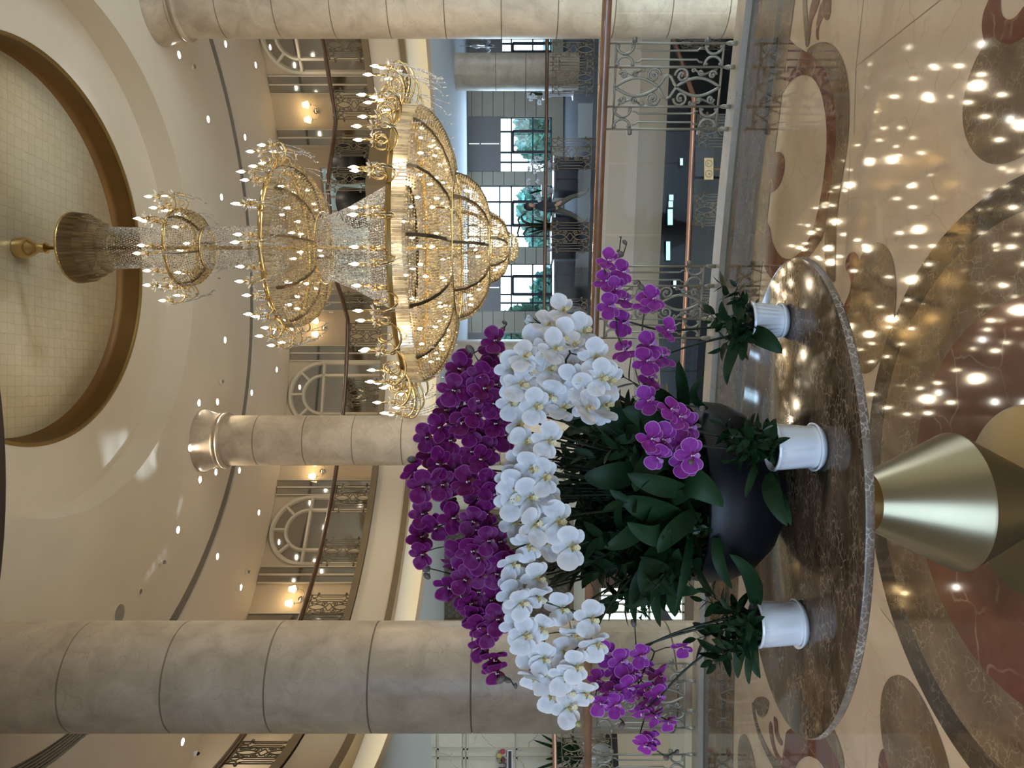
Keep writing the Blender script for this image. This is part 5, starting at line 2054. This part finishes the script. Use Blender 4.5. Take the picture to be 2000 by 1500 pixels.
def depth_for(kind, x, y):
    u = 1500 - y
    dx = (u - 520) / F * 2.15
    if kind == 'purple':
        d = 2.34 - 0.20 * math.sqrt(max(0.0, 1 - (dx / 0.62) ** 2))
        d += -0.05 * max(0.0, min(1.0, (x - 860) / 130.0))
    elif kind == 'white':
        d = 2.28 - 0.27 * math.sqrt(max(0.0, 1 - (dx / 0.72) ** 2))
        d += -0.06 * max(0.0, min(1.0, (x - 990) / 160.0))
    return d


def spray(label, kind, pix, base, group, size, depth=None, tips=(), extra_depth=0.0, mid=None):
    """one orchid: a stem rising from base, arching along its flowers; buds at the tip"""
    t = thing('orchid_spray', label, 'orchid', base, 0, group)
    pts = []
    for (x, y) in pix:
        d = depth if depth is not None else depth_for(kind, x, y)
        d += rnd.uniform(-0.05, 0.05)
        pts.append((IM(x, y, d), d))
    bpt = Vector(base)
    # order from the middle of the bouquet outwards
    pts.sort(key=lambda q: abs(q[0].x - BX) - 0.25 * q[0].z if mid is None else (q[0] - Vector(mid)).length)
    mb = MB()
    top = pts[0][0] + Vector((0, 0.03, 0.01))
    path = []
    for i in range(11):
        f = i / 10
        a = bpt.lerp(top, f)
        bow = math.sin(PI * f)
        path.append(a + Vector(((BX - a.x) * 0.25 * bow if mid is None else 0.0, 0.02 * bow, 0.03 * bow)))
    for q, d in pts[1:]:
        path.append(q + Vector((0, 0.035, 0.012)))
    # smooth
    for _ in range(2):
        path = [path[0]] + [(path[i - 1] + path[i] * 2 + path[i + 1]) / 4 for i in range(1, len(path) - 1)] + [path[-1]]
    last = path[-1]
    dirn = (path[-1] - path[-4]).normalized()
    for (x, y) in tips:
        path.append(IM(x, y, pts[-1][1]))
    mb.tube(path, [0.0042 - 0.0022 * i / (len(path) - 1) for i in range(len(path))], 6)
    for q, d in pts:
        # little stalk from the stem to each flower
        near = min(path, key=lambda s: (s - (q + Vector((0, .03, .02)))).length)
        mb.tube([near, (near + q) / 2 + Vector((0, 0.012, 0.008)), q + Vector((0, 0.006, 0))], 0.0017, 5)
    mb.build('stem', M['stem'], t, True, True, False)
    for q, d in pts:
        o = link('flower', rnd.choice(FM[kind]), t)
        side = (q.x - BX) / 0.6
        yaw = side * 0.45 + rnd.gauss(0, 0.30)
        pitch = rnd.gauss(0.05, 0.22)
        rollv = rnd.gauss(0, 0.22)
        # local z faces the viewer (-y), local y is up
        Rm = Matrix.Rotation(yaw, 3, 'Z') @ Matrix.Rotation(PI / 2 - pitch, 3, 'X') @ Matrix.Rotation(rollv, 3, 'Z')
        o.rotation_euler = Rm.to_euler()
        s = size * rnd.uniform(0.9, 1.08)
        o.scale = (s, s, s)
        o.location = q - bpt
        link('lip', LM[kind], o)
    nb = 0
    for (x, y) in tips:
        p = IM(x, y, pts[-1][1])
        o = link('bud', BUD[kind], t)
        o.location = p - bpt
        s = (1.15 - 0.28 * nb) * (0.75 if kind == 'magenta' else 1.0)
        o.scale = (s, s, s)
        o.rotation_euler = (rnd.uniform(-.6, .6) + PI / 2 * 0.6, rnd.uniform(-.6, .6), rnd.uniform(0, 6))
        nb += 1
    return t


def clusters(pix, k):
    """split the flowers into k neighbouring sprays, ordered left to right in the photo"""
    P = [np.array([x, y], float) for x, y in pix]
    srt = sorted(range(len(P)), key=lambda i: -P[i][1])
    cen = [P[srt[int((j + 0.5) * len(P) / k)]] for j in range(k)]
    cap = math.ceil(len(P) / k) + 1
    for _ in range(25):
        own = [[] for _ in range(k)]
        order = sorted(range(len(P)), key=lambda i: min(np.linalg.norm(P[i] - c) for c in cen))
        for i in order:
            ds = sorted(range(k), key=lambda j: np.linalg.norm(P[i] - cen[j]))
            for j in ds:
                if len(own[j]) < cap:
                    own[j].append(i)
                    break
        cen = [np.mean([P[i] for i in o], 0) if o else cen[j] for j, o in enumerate(own)]
    own = sorted([o for o in own if o], key=lambda o: -np.mean([P[i][1] for i in o]))
    return [[tuple(P[i]) for i in o] for o in own]


ORD = ['first', 'second', 'third', 'fourth', 'fifth', 'sixth', 'seventh', 'eighth', 'ninth', 'tenth', 'eleventh', 'twelfth']


def ordinal_label(i, n, what):
    what = what.replace('spray', 'sprays')
    if i == 0:
        return 'lowest in the photo of the ' + what
    if i == n - 1:
        return 'topmost in the photo of the ' + what
    if i < n / 2:
        return ORD[i] + ' lowest in the photo of the ' + what
    return ORD[n - 1 - i] + ' topmost in the photo of the ' + what


cp = clusters(PURPLE, 11)
tipsP = {0: [(985, 1320), (998, 1330), (1008, 1345)], 2: [(838, 1110), (840, 1130)], 10: [(978, 650), (985, 640), (990, 632)], 9: [(925, 690), (935, 706)], 5: [(812, 898)], 3: [(905, 1128)]}
for i, pix in enumerate(cp):
    m = np.mean(pix, 0)
    bx = BX + (ux(1500 - m[1], 2.3) - BX) * 0.22
    spray(ordinal_label(i, len(cp), 'dark purple orchid spray atop the bowl'), 'purple', pix, (bx, BY + 0.04 + rnd.uniform(-.03, .05), 0.99), 'dark purple orchids of the bowl', 0.098, tips=tipsP.get(i, ()))
cw = clusters(WHITE, 11)
tipsW = {0: [(1125, 1408), (1133, 1415)], 10: [(1145, 612)]}
for i, pix in enumerate(cw):
    m = np.mean(pix, 0)
    bx = BX + (ux(1500 - m[1], 2.2) - BX) * 0.3
    spray(ordinal_label(i, len(cw), 'white orchid spray of the bowl'), 'white', pix, (bx, BY - 0.08 + rnd.uniform(-.04, .04), 0.99), 'white orchids of the bowl', 0.108, tips=tipsW.get(i, ()))
gM = 'lilac orchids of the small pots'
b = (ux(866, 2.235), 2.24, 0.85)
spray('long thin lilac orchid spray reaching farthest from the ribbed pot', 'magenta', MAG_R[:4] + MAG_R[8:13], b, gM, 0.088, 2.17, [(1216, 500), (1224, 476), (1210, 488), (1213, 462)], mid=IM(1320, 650, 2.2))
spray('lilac orchid spray of the ribbed pot with large overlapping blooms', 'magenta', MAG_R[4:8] + MAG_R[13:], (b[0] - 0.02, b[1], b[2]), gM, 0.090, 2.12, [(1258, 566), (1247, 547)], mid=IM(1320, 700, 2.2))
b = (ux(630, 1.985), 1.99, 0.87)
spray('lilac orchid spray of the middle pot, upper of two in the photo', 'magenta', [MAG_M[i] for i in (0, 1, 7, 9, 10)], b, gM, 0.085, 1.93, [(1375, 796), (1370, 833)], mid=IM(1400, 860, 1.95))
spray('lilac orchid spray of the middle pot, lower of two in the photo', 'magenta', [MAG_M[i] for i in (2, 3, 4, 5, 6, 8)], (b[0] - .02, b[1], b[2]), gM, 0.090, 1.90, [(1353, 899)], mid=IM(1400, 880, 1.95))
b = (ux(285, 2.105), 2.11, 0.875)
cm = clusters(MAG_L, 3)
for i, pix in enumerate(cm):
    lab = ['lilac orchid spray trailing lowest in the photo', 'dense lilac orchid spray in the cluster below the lowest pot in the photo', 'lilac orchid spray closest to the leaves of the lowest pot'][i]
    spray(lab, 'magenta', pix, (b[0] + 0.015 * i, b[1], b[2]), gM, 0.084, 2.13 + 0.02 * i, [[(1300, 1478), (1325, 1465)], [(1218, 1410)], [(1240, 1225)]][i], mid=IM(1330, 1210, 2.1))
# the bowl's own bare flower canes
for i in range(46):
    a = rr.uniform(-0.22, 0.22)
    x0 = BX + a
    mb = MB()
    zt = rr.uniform(1.35, 1.55)
    mb.tube([(x0, BY - 0.05 + rr.uniform(-.08, .1), 0.98), (x0 + a * 0.25, BY - 0.08, 1.2), (x0 + a * 0.8, BY - 0.06, zt)], 0.0035, 6)
    mb.build('cane', M['stem'], bowl, True)

# ================================================================== person, furniture and small things beyond
def skin_body(name, joints, bones, mats, parent, pick, sub=2):
    """joints: name -> (pos, radius); one continuous skinned surface"""
    names = list(joints)
    me = bpy.data.meshes.new(name)
    me.from_pydata([joints[k][0] for k in names], [(names.index(a), names.index(b)) for a, b in bones], [])
    o = bpy.data.objects.new(name, me)
    COL.objects.link(o)
    md = o.modifiers.new('skin', 'SKIN')
    for i, k in enumerate(names):
        r = joints[k][1]
        me.skin_vertices[0].data[i].radius = (r, r) if not isinstance(r, tuple) else r
    me.skin_vertices[0].data[0].use_root = True
    s = o.modifiers.new('sub', 'SUBSURF')
    s.levels = s.render_levels = sub
    dg = bpy.context.evaluated_depsgraph_get()
    ev = o.evaluated_get(dg)
    m2 = bpy.data.meshes.new_from_object(ev)
    bpy.data.objects.remove(o)
    for m in mats:
        m2.materials.append(m)
    for f in m2.polygons:
        f.material_index = pick(f.center)
        f.use_smooth = True
    m2.name = name
    return link(name, m2, parent)


pd = 14.75
pp = W(1095, 1000, pd)
per = thing('person', 'person in dark jacket and grey trousers striding past beyond the far railing', 'person', (pp.x, pp.y, 0), 0.0)
S = 1.36 / 1.72
J = {'pelvis': (0, 0, 0.93, 0.135), 'belly': (0.01, 0, 1.08, 0.125), 'chest': (0.015, 0, 1.28, 0.155), 'neck': (0.02, 0, 1.45, 0.06), 'head': (0.04, -0.01, 1.56, 0.085), 'crown': (0.03, 0, 1.66, 0.07),
     'hipL': (0.03, -0.09, 0.88, 0.095), 'kneeL': (0.24, -0.10, 0.50, 0.062), 'ankL': (0.36, -0.10, 0.10, 0.042), 'toeL': (0.50, -0.10, 0.045, 0.035),
     'hipR': (-0.03, 0.09, 0.88, 0.095), 'kneeR': (-0.14, 0.10, 0.49, 0.062), 'ankR': (-0.36, 0.10, 0.13, 0.042), 'toeR': (-0.26, 0.10, 0.04, 0.035),
     'shL': (0.0, -0.19, 1.38, 0.065), 'elL': (-0.16, -0.24, 1.14, 0.048), 'wrL': (-0.10, -0.25, 0.92, 0.036), 'haL': (-0.07, -0.25, 0.84, 0.035),
     'shR': (0.03, 0.19, 1.38, 0.065), 'elR': (0.10, 0.24, 1.12, 0.048), 'wrR': (0.30, 0.20, 1.02, 0.036), 'haR': (0.38, 0.18, 1.03, 0.035)}
J = {k: ((v[0] * S, v[1] * S, v[2] * S), v[3] * S) for k, v in J.items()}
BN = [('pelvis', 'belly'), ('belly', 'chest'), ('chest', 'neck'), ('neck', 'head'), ('head', 'crown'), ('pelvis', 'hipL'), ('hipL', 'kneeL'), ('kneeL', 'ankL'), ('ankL', 'toeL'),
      ('pelvis', 'hipR'), ('hipR', 'kneeR'), ('kneeR', 'ankR'), ('ankR', 'toeR'), ('chest', 'shL'), ('shL', 'elL'), ('elL', 'wrL'), ('wrL', 'haL'), ('chest', 'shR'), ('shR', 'elR'), ('elR', 'wrR'), ('wrR', 'haR')]


def pick(c):
    z = c.z / S
    if z > 1.43:
        return 0
    if abs(c.y) > 0.15 * S and (z < 0.90 or (c.x > 0.31 * S)) and z > 0.75:
        return 0
    if z < 0.08:
        return 3
    return 1 if z > 0.90 else 2


skin_body('body', J, BN, [M['skin'], M['cloth_dark'], M['cloth_grey'], M['black']], per, pick)
mb = MB()
mb.ball((0.02 * S, 0.0, 1.625 * S), (0.098 * S, 0.088 * S, 0.095 * S), 16, 10)
mb.ball((-0.03 * S, 0.0, 1.57 * S), (0.07 * S, 0.08 * S, 0.10 * S), 14, 8)
mb.build('hair', M['hair'], per, True, world=False)

# upper gallery chairs
def tub_chair(label, y, R_, rz):
    a = ang(Y(y), 6.6)
    p = pol(R_, a, 4.0)
    t = thing('armchair', label, 'armchair', (p.x, p.y, 4.01), rz, 'black chairs of the upper gallery')
    mb = MB()
    vs, fs = [], []
    n = 20
    for i in range(n + 1):
        th = math.radians(-115 + 230 * i / n)
        top = 0.92 - 0.35 * (abs(i / n - 0.5) * 2) ** 2
        for r, z in ((0.36, 0.3), (0.40, top), (0.34, top), (0.30, 0.32)):
            vs.append((r * math.sin(th), r * math.cos(th), z))
    for i in range(n):
        for j in range(4):
            fs.append((4 * i + j, 4 * i + (j + 1) % 4, 4 * i + 4 + (j + 1) % 4, 4 * i + 4 + j))
    mb.add(vs, fs)
    mb.build('backrest', M['black'], t, True, world=False)
    mb = MB()
    mb.lathe([(0.0, 0.46), (0.28, 0.46), (0.31, 0.43), (0.31, 0.30), (0, 0.30)], 24)
    mb.build('seat', M['black'], t, 'auto', world=False)
    mb = MB()
    mb.tube([(0, 0, 0.04), (0, 0, 0.3)], 0.03, 10)
    mb.lathe([(0.0, 0.05), (0.1, 0.04), (0.25, 0.012), (0.25, 0.0), (0, 0)], 24)
    mb.build('pedestal', M['black'], t, 'auto', world=False)


tub_chair('black rounded chair of the upper gallery, topmost of two in the photo', 308, 6.0, 2.6)
tub_chair('black rounded chair in front of the lit upper gallery window', 402, 6.0, 3.4)

# wall sign at the far left, cut by the frame
def text_mesh(s, size, depth):
    cu = bpy.data.curves.new('text', 'FONT')
    cu.body = s
    cu.size = size
    cu.extrude = depth
    o = bpy.data.objects.new('text', cu)
    COL.objects.link(o)
    dg = bpy.context.evaluated_depsgraph_get()
    me = bpy.data.meshes.new_from_object(o.evaluated_get(dg))
    bpy.data.objects.remove(o)
    return me


p = W(2, 985, 12.15)
sg = thing('wall_sign', 'small purple lettering sign with coloured dots on the veined stone wall', 'sign', (p.x, p.y, p.z))
me = text_mesh('OIU', 0.185, 0.012)
me.materials.append(plain('plum_paint', (0.10, 0.045, 0.085), 0.5))
o = link('lettering', me, sg)
o.rotation_euler = (PI / 2, 0, 0)
o.location = (-0.24, 0.0, -0.03)
for i, (dx, dz, c) in enumerate(((0.20, 0.085, (0.50, 0.40, 0.12)), (0.265, 0.025, (0.36, 0.05, 0.10)), (0.125, 0.085, (0.24, 0.22, 0.10)), (0.125, 0.02, (0.13, 0.035, 0.06)))):
    mb = MB()
    mb.tube([(dx - 0.005, -0.012, dz), (dx - 0.005, 0.012, dz)], 0.042, 20)
    mb.build('dot', plain('dot_paint', c, 0.5), sg, 'auto', world=False)
mb = MB()
mb.box((-0.02, 0, -0.095), (0.58, 0.02, 0.055))
mb.build('name_strip', plain('dark_strip', (0.035, 0.04, 0.05), 0.4), sg, world=False)
mb = MB()
mb.box((-0.02, 0.004, -0.095), (0.61, 0.014, 0.085))
mb.build('strip_border', M['pot_white'], sg, world=False)

# plant and dark cabinet under the sign
p = W(25, 1060, 11.9)
pl = thing('floor_plant', 'leafy plant in front of the veined stone wall, below the thickest column in the photo', 'plant', (p.x, p.y, 0))
mb = MB()
mb.lathe([(0, 0), (0.16, 0), (0.2, 0.42), (0.18, 0.42), (0.16, 0.38), (0, 0.38)], 24, (p.x, p.y, 0))
mb.build('pot', M['pot_white'], pl, 'auto')
r4 = random.Random(4)
for i in range(26):
    a = r4.uniform(0, 2 * PI)
    el = r4.uniform(0.2, 1.3)
    L = r4.uniform(0.5, 0.95)
    b0 = Vector((p.x, p.y, 0.4))
    d = Vector((math.cos(a) * math.cos(el), math.sin(a) * math.cos(el), math.sin(el)))
    tip = b0 + d * L + Vector((0, 0, 0.1 - 0.12 * (1 - math.sin(el))))
    broad_leaf(pl, [b0, b0 + d * L * 0.5 + Vector((0, 0, 0.12)), tip], 0.075, 'leaf', face=(0, 0, 1), name='strap_leaf')

# brass plaque with two ring marks on the lower storey
p = IM(1384, 330, 12.0)
pq = thing('plaque', 'tan plaque with two ring marks behind the lower railing', 'plaque', (p.x, p.y, p.z))
mb = MB()
mb.box((0, 0, 0), (0.36, 0.03, 0.15))
mb.build('board', M['tan_sign'], pq, world=False)
for s, txt in ((-1, 'e'), (1, 'T')):
    mb = MB()
    mb.tube([(s * 0.085 + 0.055 * math.cos(t), -0.018, 0.055 * math.sin(t)) for t in [i * 2 * PI / 24 for i in range(25)]], 0.005, 6)
    mb.build('ring_mark', M['bronze_trim'], pq, True, world=False)
    me = text_mesh(txt, 0.075, 0.004)
    me.materials.append(M['bronze_trim'])
    o = link('letter', me, pq)
    o.rotation_euler = (PI / 2, 0, 0)
    o.location = (s * 0.085 - 0.021, -0.018, -0.024)
# post that carries the plaque
mb = MB()
mb.tube([(0, 0.02, -1.0), (0, 0.02, 0.0)], 0.02, 8)
mb.build('post', M['iron_bronze'], pq, True, world=False)

# bluish reflections in the dark shop front, built as glowing panels
for x, y, wpx, hpx, lab in ((1311, 386, 11, 8, 'upper of two square glowing glints on the dark shop front'), (1310, 399, 11, 8, 'lower of two square glowing glints on the dark shop front'), (1309, 424, 30, 9, 'long glowing glint right below the two square ones on the shop front'),
                            (1331, 316, 13, 5, 'small glowing glint on the shop front near the tan plaque'), (1305, 490, 36, 7, 'long glowing glint on the shop front close to the iron panel'), (1318, 554, 16, 5, 'glowing glint behind the iron panel beside the ribbed pot')):
    p = IM(x, y, 16.93)
    k = 16.93 / F
    t = thing('glint_panel', lab, 'glint', (p.x, p.y, p.z), 0, 'glowing glints on the shop front')
    mb = MB()
    mb.box((0, 0, 0), (wpx * k, 0.02, hpx * k))
    mb.build('glint', M['glint'], t, world=False)
    mb = MB()
    mb.box((0, 0.02, 0), (wpx * k + 0.05, 0.03, hpx * k + 0.05))
    mb.build('housing', M['black'], t, world=False)

# hall furniture seen through the far railing
def cabinet(label, u0, u1, d, h, mat):
    x0, x1 = ux(u0, d), ux(u1, d)
    t = thing('low_cabinet', label, 'cabinet', ((x0 + x1) / 2, d, 0), 0, 'dark cabinets of the far hall')
    w = x1 - x0
    mb = MB()
    mb.box((0, 0, h / 2), (w, 0.6, h))
    mb.build('body', mat, t, world=False)
    for k in range(3):
        mb = MB()
        mb.box((-w / 2 + w * (k + 0.5) / 3, -0.31, h / 2), (w / 3 - 0.03, 0.02, h - 0.08))
        mb.build('door', mat, t, world=False)
    mb = MB()
    mb.box((0, -0.02, h + 0.015), (w + 0.06, 0.7, 0.03))
    mb.build('worktop', M['wood_dark'], t, world=False)


cabinet('dark navy cabinet just above the walking person in the photo', 1120, 1185, 16.6, 0.62, M['navy'])
cabinet('dark navy cabinet beyond the far railing, nearest the white orchids', 905, 985, 16.6, 0.62, M['navy'])
cabinet('dark navy cabinet just below the walking person in the photo', 990, 1070, 17.6, 0.62, M['navy'])


def arrangement(label, u, d, z, kind, n, seed):
    """cut flowers in a stand behind the far railing"""
    r = random.Random(seed)
    x = ux(u, d)
    t = thing('flower_arrangement', label, 'flowers', (x, d, 0), 0, 'flower stands along the far windows')
    mb = MB()
    mb.tube([(0, 0, 0.0), (0, 0, 0.03), (0, 0, 0.05), (0, 0, z - 0.3), (0, 0, z - 0.05)], [0.16, 0.16, 0.05, 0.06, 0.15], 16)
    mb.build('stand', M['pot_white'], t, 'auto', world=False)
    for k in range(n):
        a, e, L = r.uniform(0, 2 * PI), r.uniform(0.2, 1.4), r.uniform(0.18, 0.42)
        q = Vector((math.cos(a) * math.cos(e), math.sin(a) * math.cos(e), math.sin(e))) * L + Vector((0, 0, z - 0.08))
        if k % 3 == 0:
            broad_leaf(t, [Vector((x, d, z - 0.08)), Vector((x, d, z)) + (q - Vector((0, 0, z - 0.08))) * 0.5, Vector((x, d, 0)) + q], 0.06, 'leaf', face=(0, 0, 1), name='leaf')
        else:
            o = link('blossom', FM['white'][k % 3], t)
            o.location = q
            o.scale = (0.14, 0.14, 0.14)
            o.rotation_euler = (r.uniform(0.9, 1.8), 0, r.uniform(-.8, .8))
            link('lip', LM['white'], o)
    return t


arrangement('white flowers beside the bluish column near the top of the photo', 1316, 18.6, 0.86, 'white', 12, 1)
arrangement('white flowers under the uppermost grey blind in plain view', 1175, 17.4, 0.86, 'white', 14, 2)
arrangement('white flowers by the far window nearest the white orchids', 868, 18.8, 0.90, 'white', 14, 3)
arrangement('white flowers at the window just above the walking person in the photo', 1128, 18.0, 0.92, 'white', 12, 5)

# dark branch sculpture by the window
p = W(1060, 1000, 18.4)
br = thing('branch_sculpture', 'dark twisted branch with spiky leaves beside the walking person', 'sculpture', (p.x, p.y, 0))
mb = MB()
k = 18.4 / F
zz = lambda x: H - (x - 1000) * k
xx = lambda y: (1500 - y - 1060) * k
mb.tube([(xx(450), 0, 0.3), (xx(448), 0, 0.7), (xx(440), 0.02, zz(1040)), (xx(432), 0, zz(1022)), (xx(422), 0.05, zz(1018)), (xx(416), 0, zz(1026))], [0.05, 0.05, 0.035, 0.03, 0.026, 0.02], 8)
mb.tube([(xx(440), 0.02, zz(1040)), (xx(441), -.04, zz(1015)), (xx(430), 0, zz(1012)), (xx(424), 0.03, zz(1014))], 0.026, 8)
mb.tube([(xx(441), -.04, zz(1015)), (xx(455), 0, zz(1011)), (xx(463), 0.03, zz(1013))], [0.026, 0.022, 0.016], 8)
mb.tube([(xx(446), 0, zz(1030)), (xx(456), 0.04, zz(1022)), (xx(462), 0, zz(1027))], [0.028, 0.022, 0.016], 8)
mb.build('branch', M['bark'], br, True, world=False)
mb = MB()
mb.lathe([(0, 0), (0.22, 0), (0.3, 0.5), (0.26, 0.5), (0, 0.45)], 24)
mb.build('pot', M['bowl'], br, 'auto', world=False)
for i in range(18):
    a = r4.uniform(0, 2 * PI)
    b0 = Vector((p.x, p.y, 0.48))
    d = Vector((math.cos(a) * 0.35, math.sin(a) * 0.35, r4.uniform(0.5, 0.8)))
    broad_leaf(br, [b0, b0 + d * 0.6 + Vector((0, 0, .05)), b0 + d], 0.06, 'leaf', face=(math.cos(a), math.sin(a), 0.3), name='spiky_leaf')

# the small chandelier of the far hall
p = IM(940, 90, 18.6)
sc_ = thing('small_chandelier', 'small clear crystal chandelier in the far hall, beside the bluish column', 'chandelier', (p.x, p.y, p.z))
mb = MB()
mb.tube([(0, 0, 0), (0, 0, 2.97 - p.z)], 0.012, 6)
mb.lathe([(0.0, -0.28), (0.05, -0.2), (0.03, 0.0), (0.06, 0.12), (0.02, 0.25), (0, 0.26)], 16)
mb.build('stem', M['chrome'], sc_, True, world=False)
for k in range(12):
    a = 2 * PI * k / 12
    c, s = math.cos(a), math.sin(a)
    mb = MB()
    R_ = 0.42 if k % 2 else 0.28
    zt = 0.0 if k % 2 else 0.16
    mb.tube([(0.03 * c, 0.03 * s, -0.1), (R_ * 0.5 * c, R_ * 0.5 * s, -0.24), (R_ * c, R_ * s, -0.12), (R_ * c, R_ * s, zt)], 0.012, 6)
    for j in range(5):
        mb.ball((R_ * c, R_ * s, -0.16 - 0.04 * j), 0.018, 6, 4)
    mb.lathe([(0.0, 0), (0.05, 0.012), (0.052, 0.02)], 10, (R_ * c, R_ * s, zt - 0.06))
    mb.build('arm', M['bead_clear'], sc_, True, world=False)

# bronze lattice panel of the left gallery, behind the purple orchids
x0, x1 = ux(287, 14.5), ux(500, 14.5)
z1 = H + (1000 - 856) / F * 14.5
ls = thing('lattice_screen', 'bronze framed lattice panel on the gallery wall behind the purple orchids', 'lattice panel', ((x0 + x1) / 2, 14.5, 0.4))
mb = MB()
for x in (x0, x1):
    mb.box((x, 14.5, (z1 + 0.4) / 2), (0.09, 0.10, z1 - 0.4))
for z in (0.4, z1):
    mb.box(((x0 + x1) / 2, 14.5, z), (x1 - x0 + 0.09, 0.10, 0.09))
mb.build('frame', M['bronze_trim'], ls)
mb = MB()
nx = int((x1 - x0) / 0.11)
for i in range(nx + 1):
    x = x0 + (x1 - x0) * i / nx
    for s in (-1, 1):
        pts = [(x + s * 0.05 * math.sin(j * PI / 4), 14.5, 0.42 + j * (z1 - 0.44) / 72) for j in range(73)]
        mb.tube(pts, 0.008, 4, caps=False)
mb.build('lattice', M['iron_bronze'], ls)
mb = MB()
mb.box(((x0 + x1) / 2, 14.56, (z1 + .4) / 2), (x1 - x0, 0.02, z1 - 0.45))
mb.build('backing', plain('screen_backing', (0.16, 0.14, 0.11), 0.6), ls)

# green exit sign on the upper wall, behind the candles of the second tier
a = ang(Y(664), RW)
p = pol(RW - 0.12, a, 0)
ex = thing('exit_sign', 'small green emergency exit sign behind the candles of the second crystal tier', 'exit sign', (p.x, p.y, H + (1000 - 557) / F * p.y), a - PI / 2)
mb = MB()
mb.box((0, 0, 0), (0.30, 0.04, 0.13))
mb.build('housing', M['pot_white'], ex, world=False)
mb = MB()
mb.box((0, -0.024, 0), (0.27, 0.01, 0.11))
mb.build('face', emit('exit_green', (0.03, 0.30, 0.20), 0.8), ex, world=False)
mb = MB()
mb.tube([(0, 0.02, 0.05), (0, 0.12, 0.05)], 0.012, 8)
mb.build('bracket', M['chrome'], ex, world=False)

# trees outside the far windows
def tree(label, x, y, h, r, seed):
    rg = np.random.default_rng(seed)
    t = thing('tree', label, 'tree', (x, y, -1.0), 0, 'trees outside the far windows')
    mb = MB()
    mb.tube([(0, 0, 0), (0.05, 0, h * 0.4), (0, 0.05, h * 0.75)], [0.12, 0.09, 0.04], 8)
    mb.build('trunk', M['bark'], t, True, world=False)
    n = 1500
    c = rg.normal(0, 1, (n, 3))
    c /= np.linalg.norm(c, axis=1)[:, None]
    c *= (rg.uniform(0.35, 1.0, n) ** 0.5)[:, None]
    c = c * np.array([r, r, h * 0.45]) + np.array([0, 0, h * 0.6])
    a = rg.normal(0, 0.11, (n, 3))
    b_ = rg.normal(0, 0.11, (n, 3))
    v = np.stack([c - a, c + b_, c + a, c - b_], 1).reshape(-1, 3)
    mb = MB()
    mb.add([tuple(p) for p in v], [(4 * i, 4 * i + 1, 4 * i + 2, 4 * i + 3) for i in range(n)])
    mb.build('crown', M['tree_leaf'], t, False, False, False)


for i, (x, y, h, r, lab) in enumerate(((6.6, 30.5, 1.9, 1.0, 'low tree outside the second far window from the top of the photo'), (10.6, 29.5, 2.4, 1.4, 'tree outside the topmost far window in the photo'), (4.0, 31.5, 1.6, 1.0, 'low tree outside the far window with the walking person'),
                                   (2.0, 27.0, 2.9, 1.1, 'tall tree outside the far window beside the chandelier tip'), (-0.6, 29.0, 3.0, 1.2, 'tree outside the far window hidden by the orchids'), (8.6, 35.0, 2.2, 1.4, 'small tree outside, between the two topmost far windows'))):
    tree(lab, x, y, h, r, i)
gm = MB()
gm.add([(-30, 22.7, -1.0), (30, 22.7, -1.0), (30, 60, -1.0), (-30, 60, -1.0)], [(0, 1, 2, 3)])
struct(gm.build('ground', plain('ground', (0.20, 0.22, 0.15), 0.9)), 'ground outside the far windows', 'ground')

# sunlight thrown up by bright things below plays on the ceiling
for (x, y, dx, dy, ang_, p_) in ((226, 884, -3, 0, 2.5, 34), (243, 858, -3, 0, 1.3, 30), (205, 866, -3, 0, 1.6, 16), (212, 905, -3, 0, 1.3, 18), (299, 898, -3, 0, 0.9, 26), (303, 912, -3, 0, 0.7, 20), (353, 982, -3, 0, 0.7, 24), (349, 998, -3, 0, 0.6, 18), (322, 1078, -3, 0, 0.6, 14), (312, 1092, -3, 0, 0.6, 18), (300, 1108, -3, 0, 0.6, 18), (290, 1122, -3, 0, 0.6, 14), (75, 610, -3, 0, 8.0, 32), (90, 290, 0, 0, 7.0, 40)):
    q = on_ceiling(x, y, 7.33 if y < 700 else 7.0 if x < 280 else ZC)
    spot_light('reflected_sun', (q.x + 1.5 + dx, q.y - 1.6 - dx * 0.6, 0.6), q, p_ * 14, (0.72, 0.86, 1.0), math.radians(ang_ * 2.5), 1.0, 0.03)
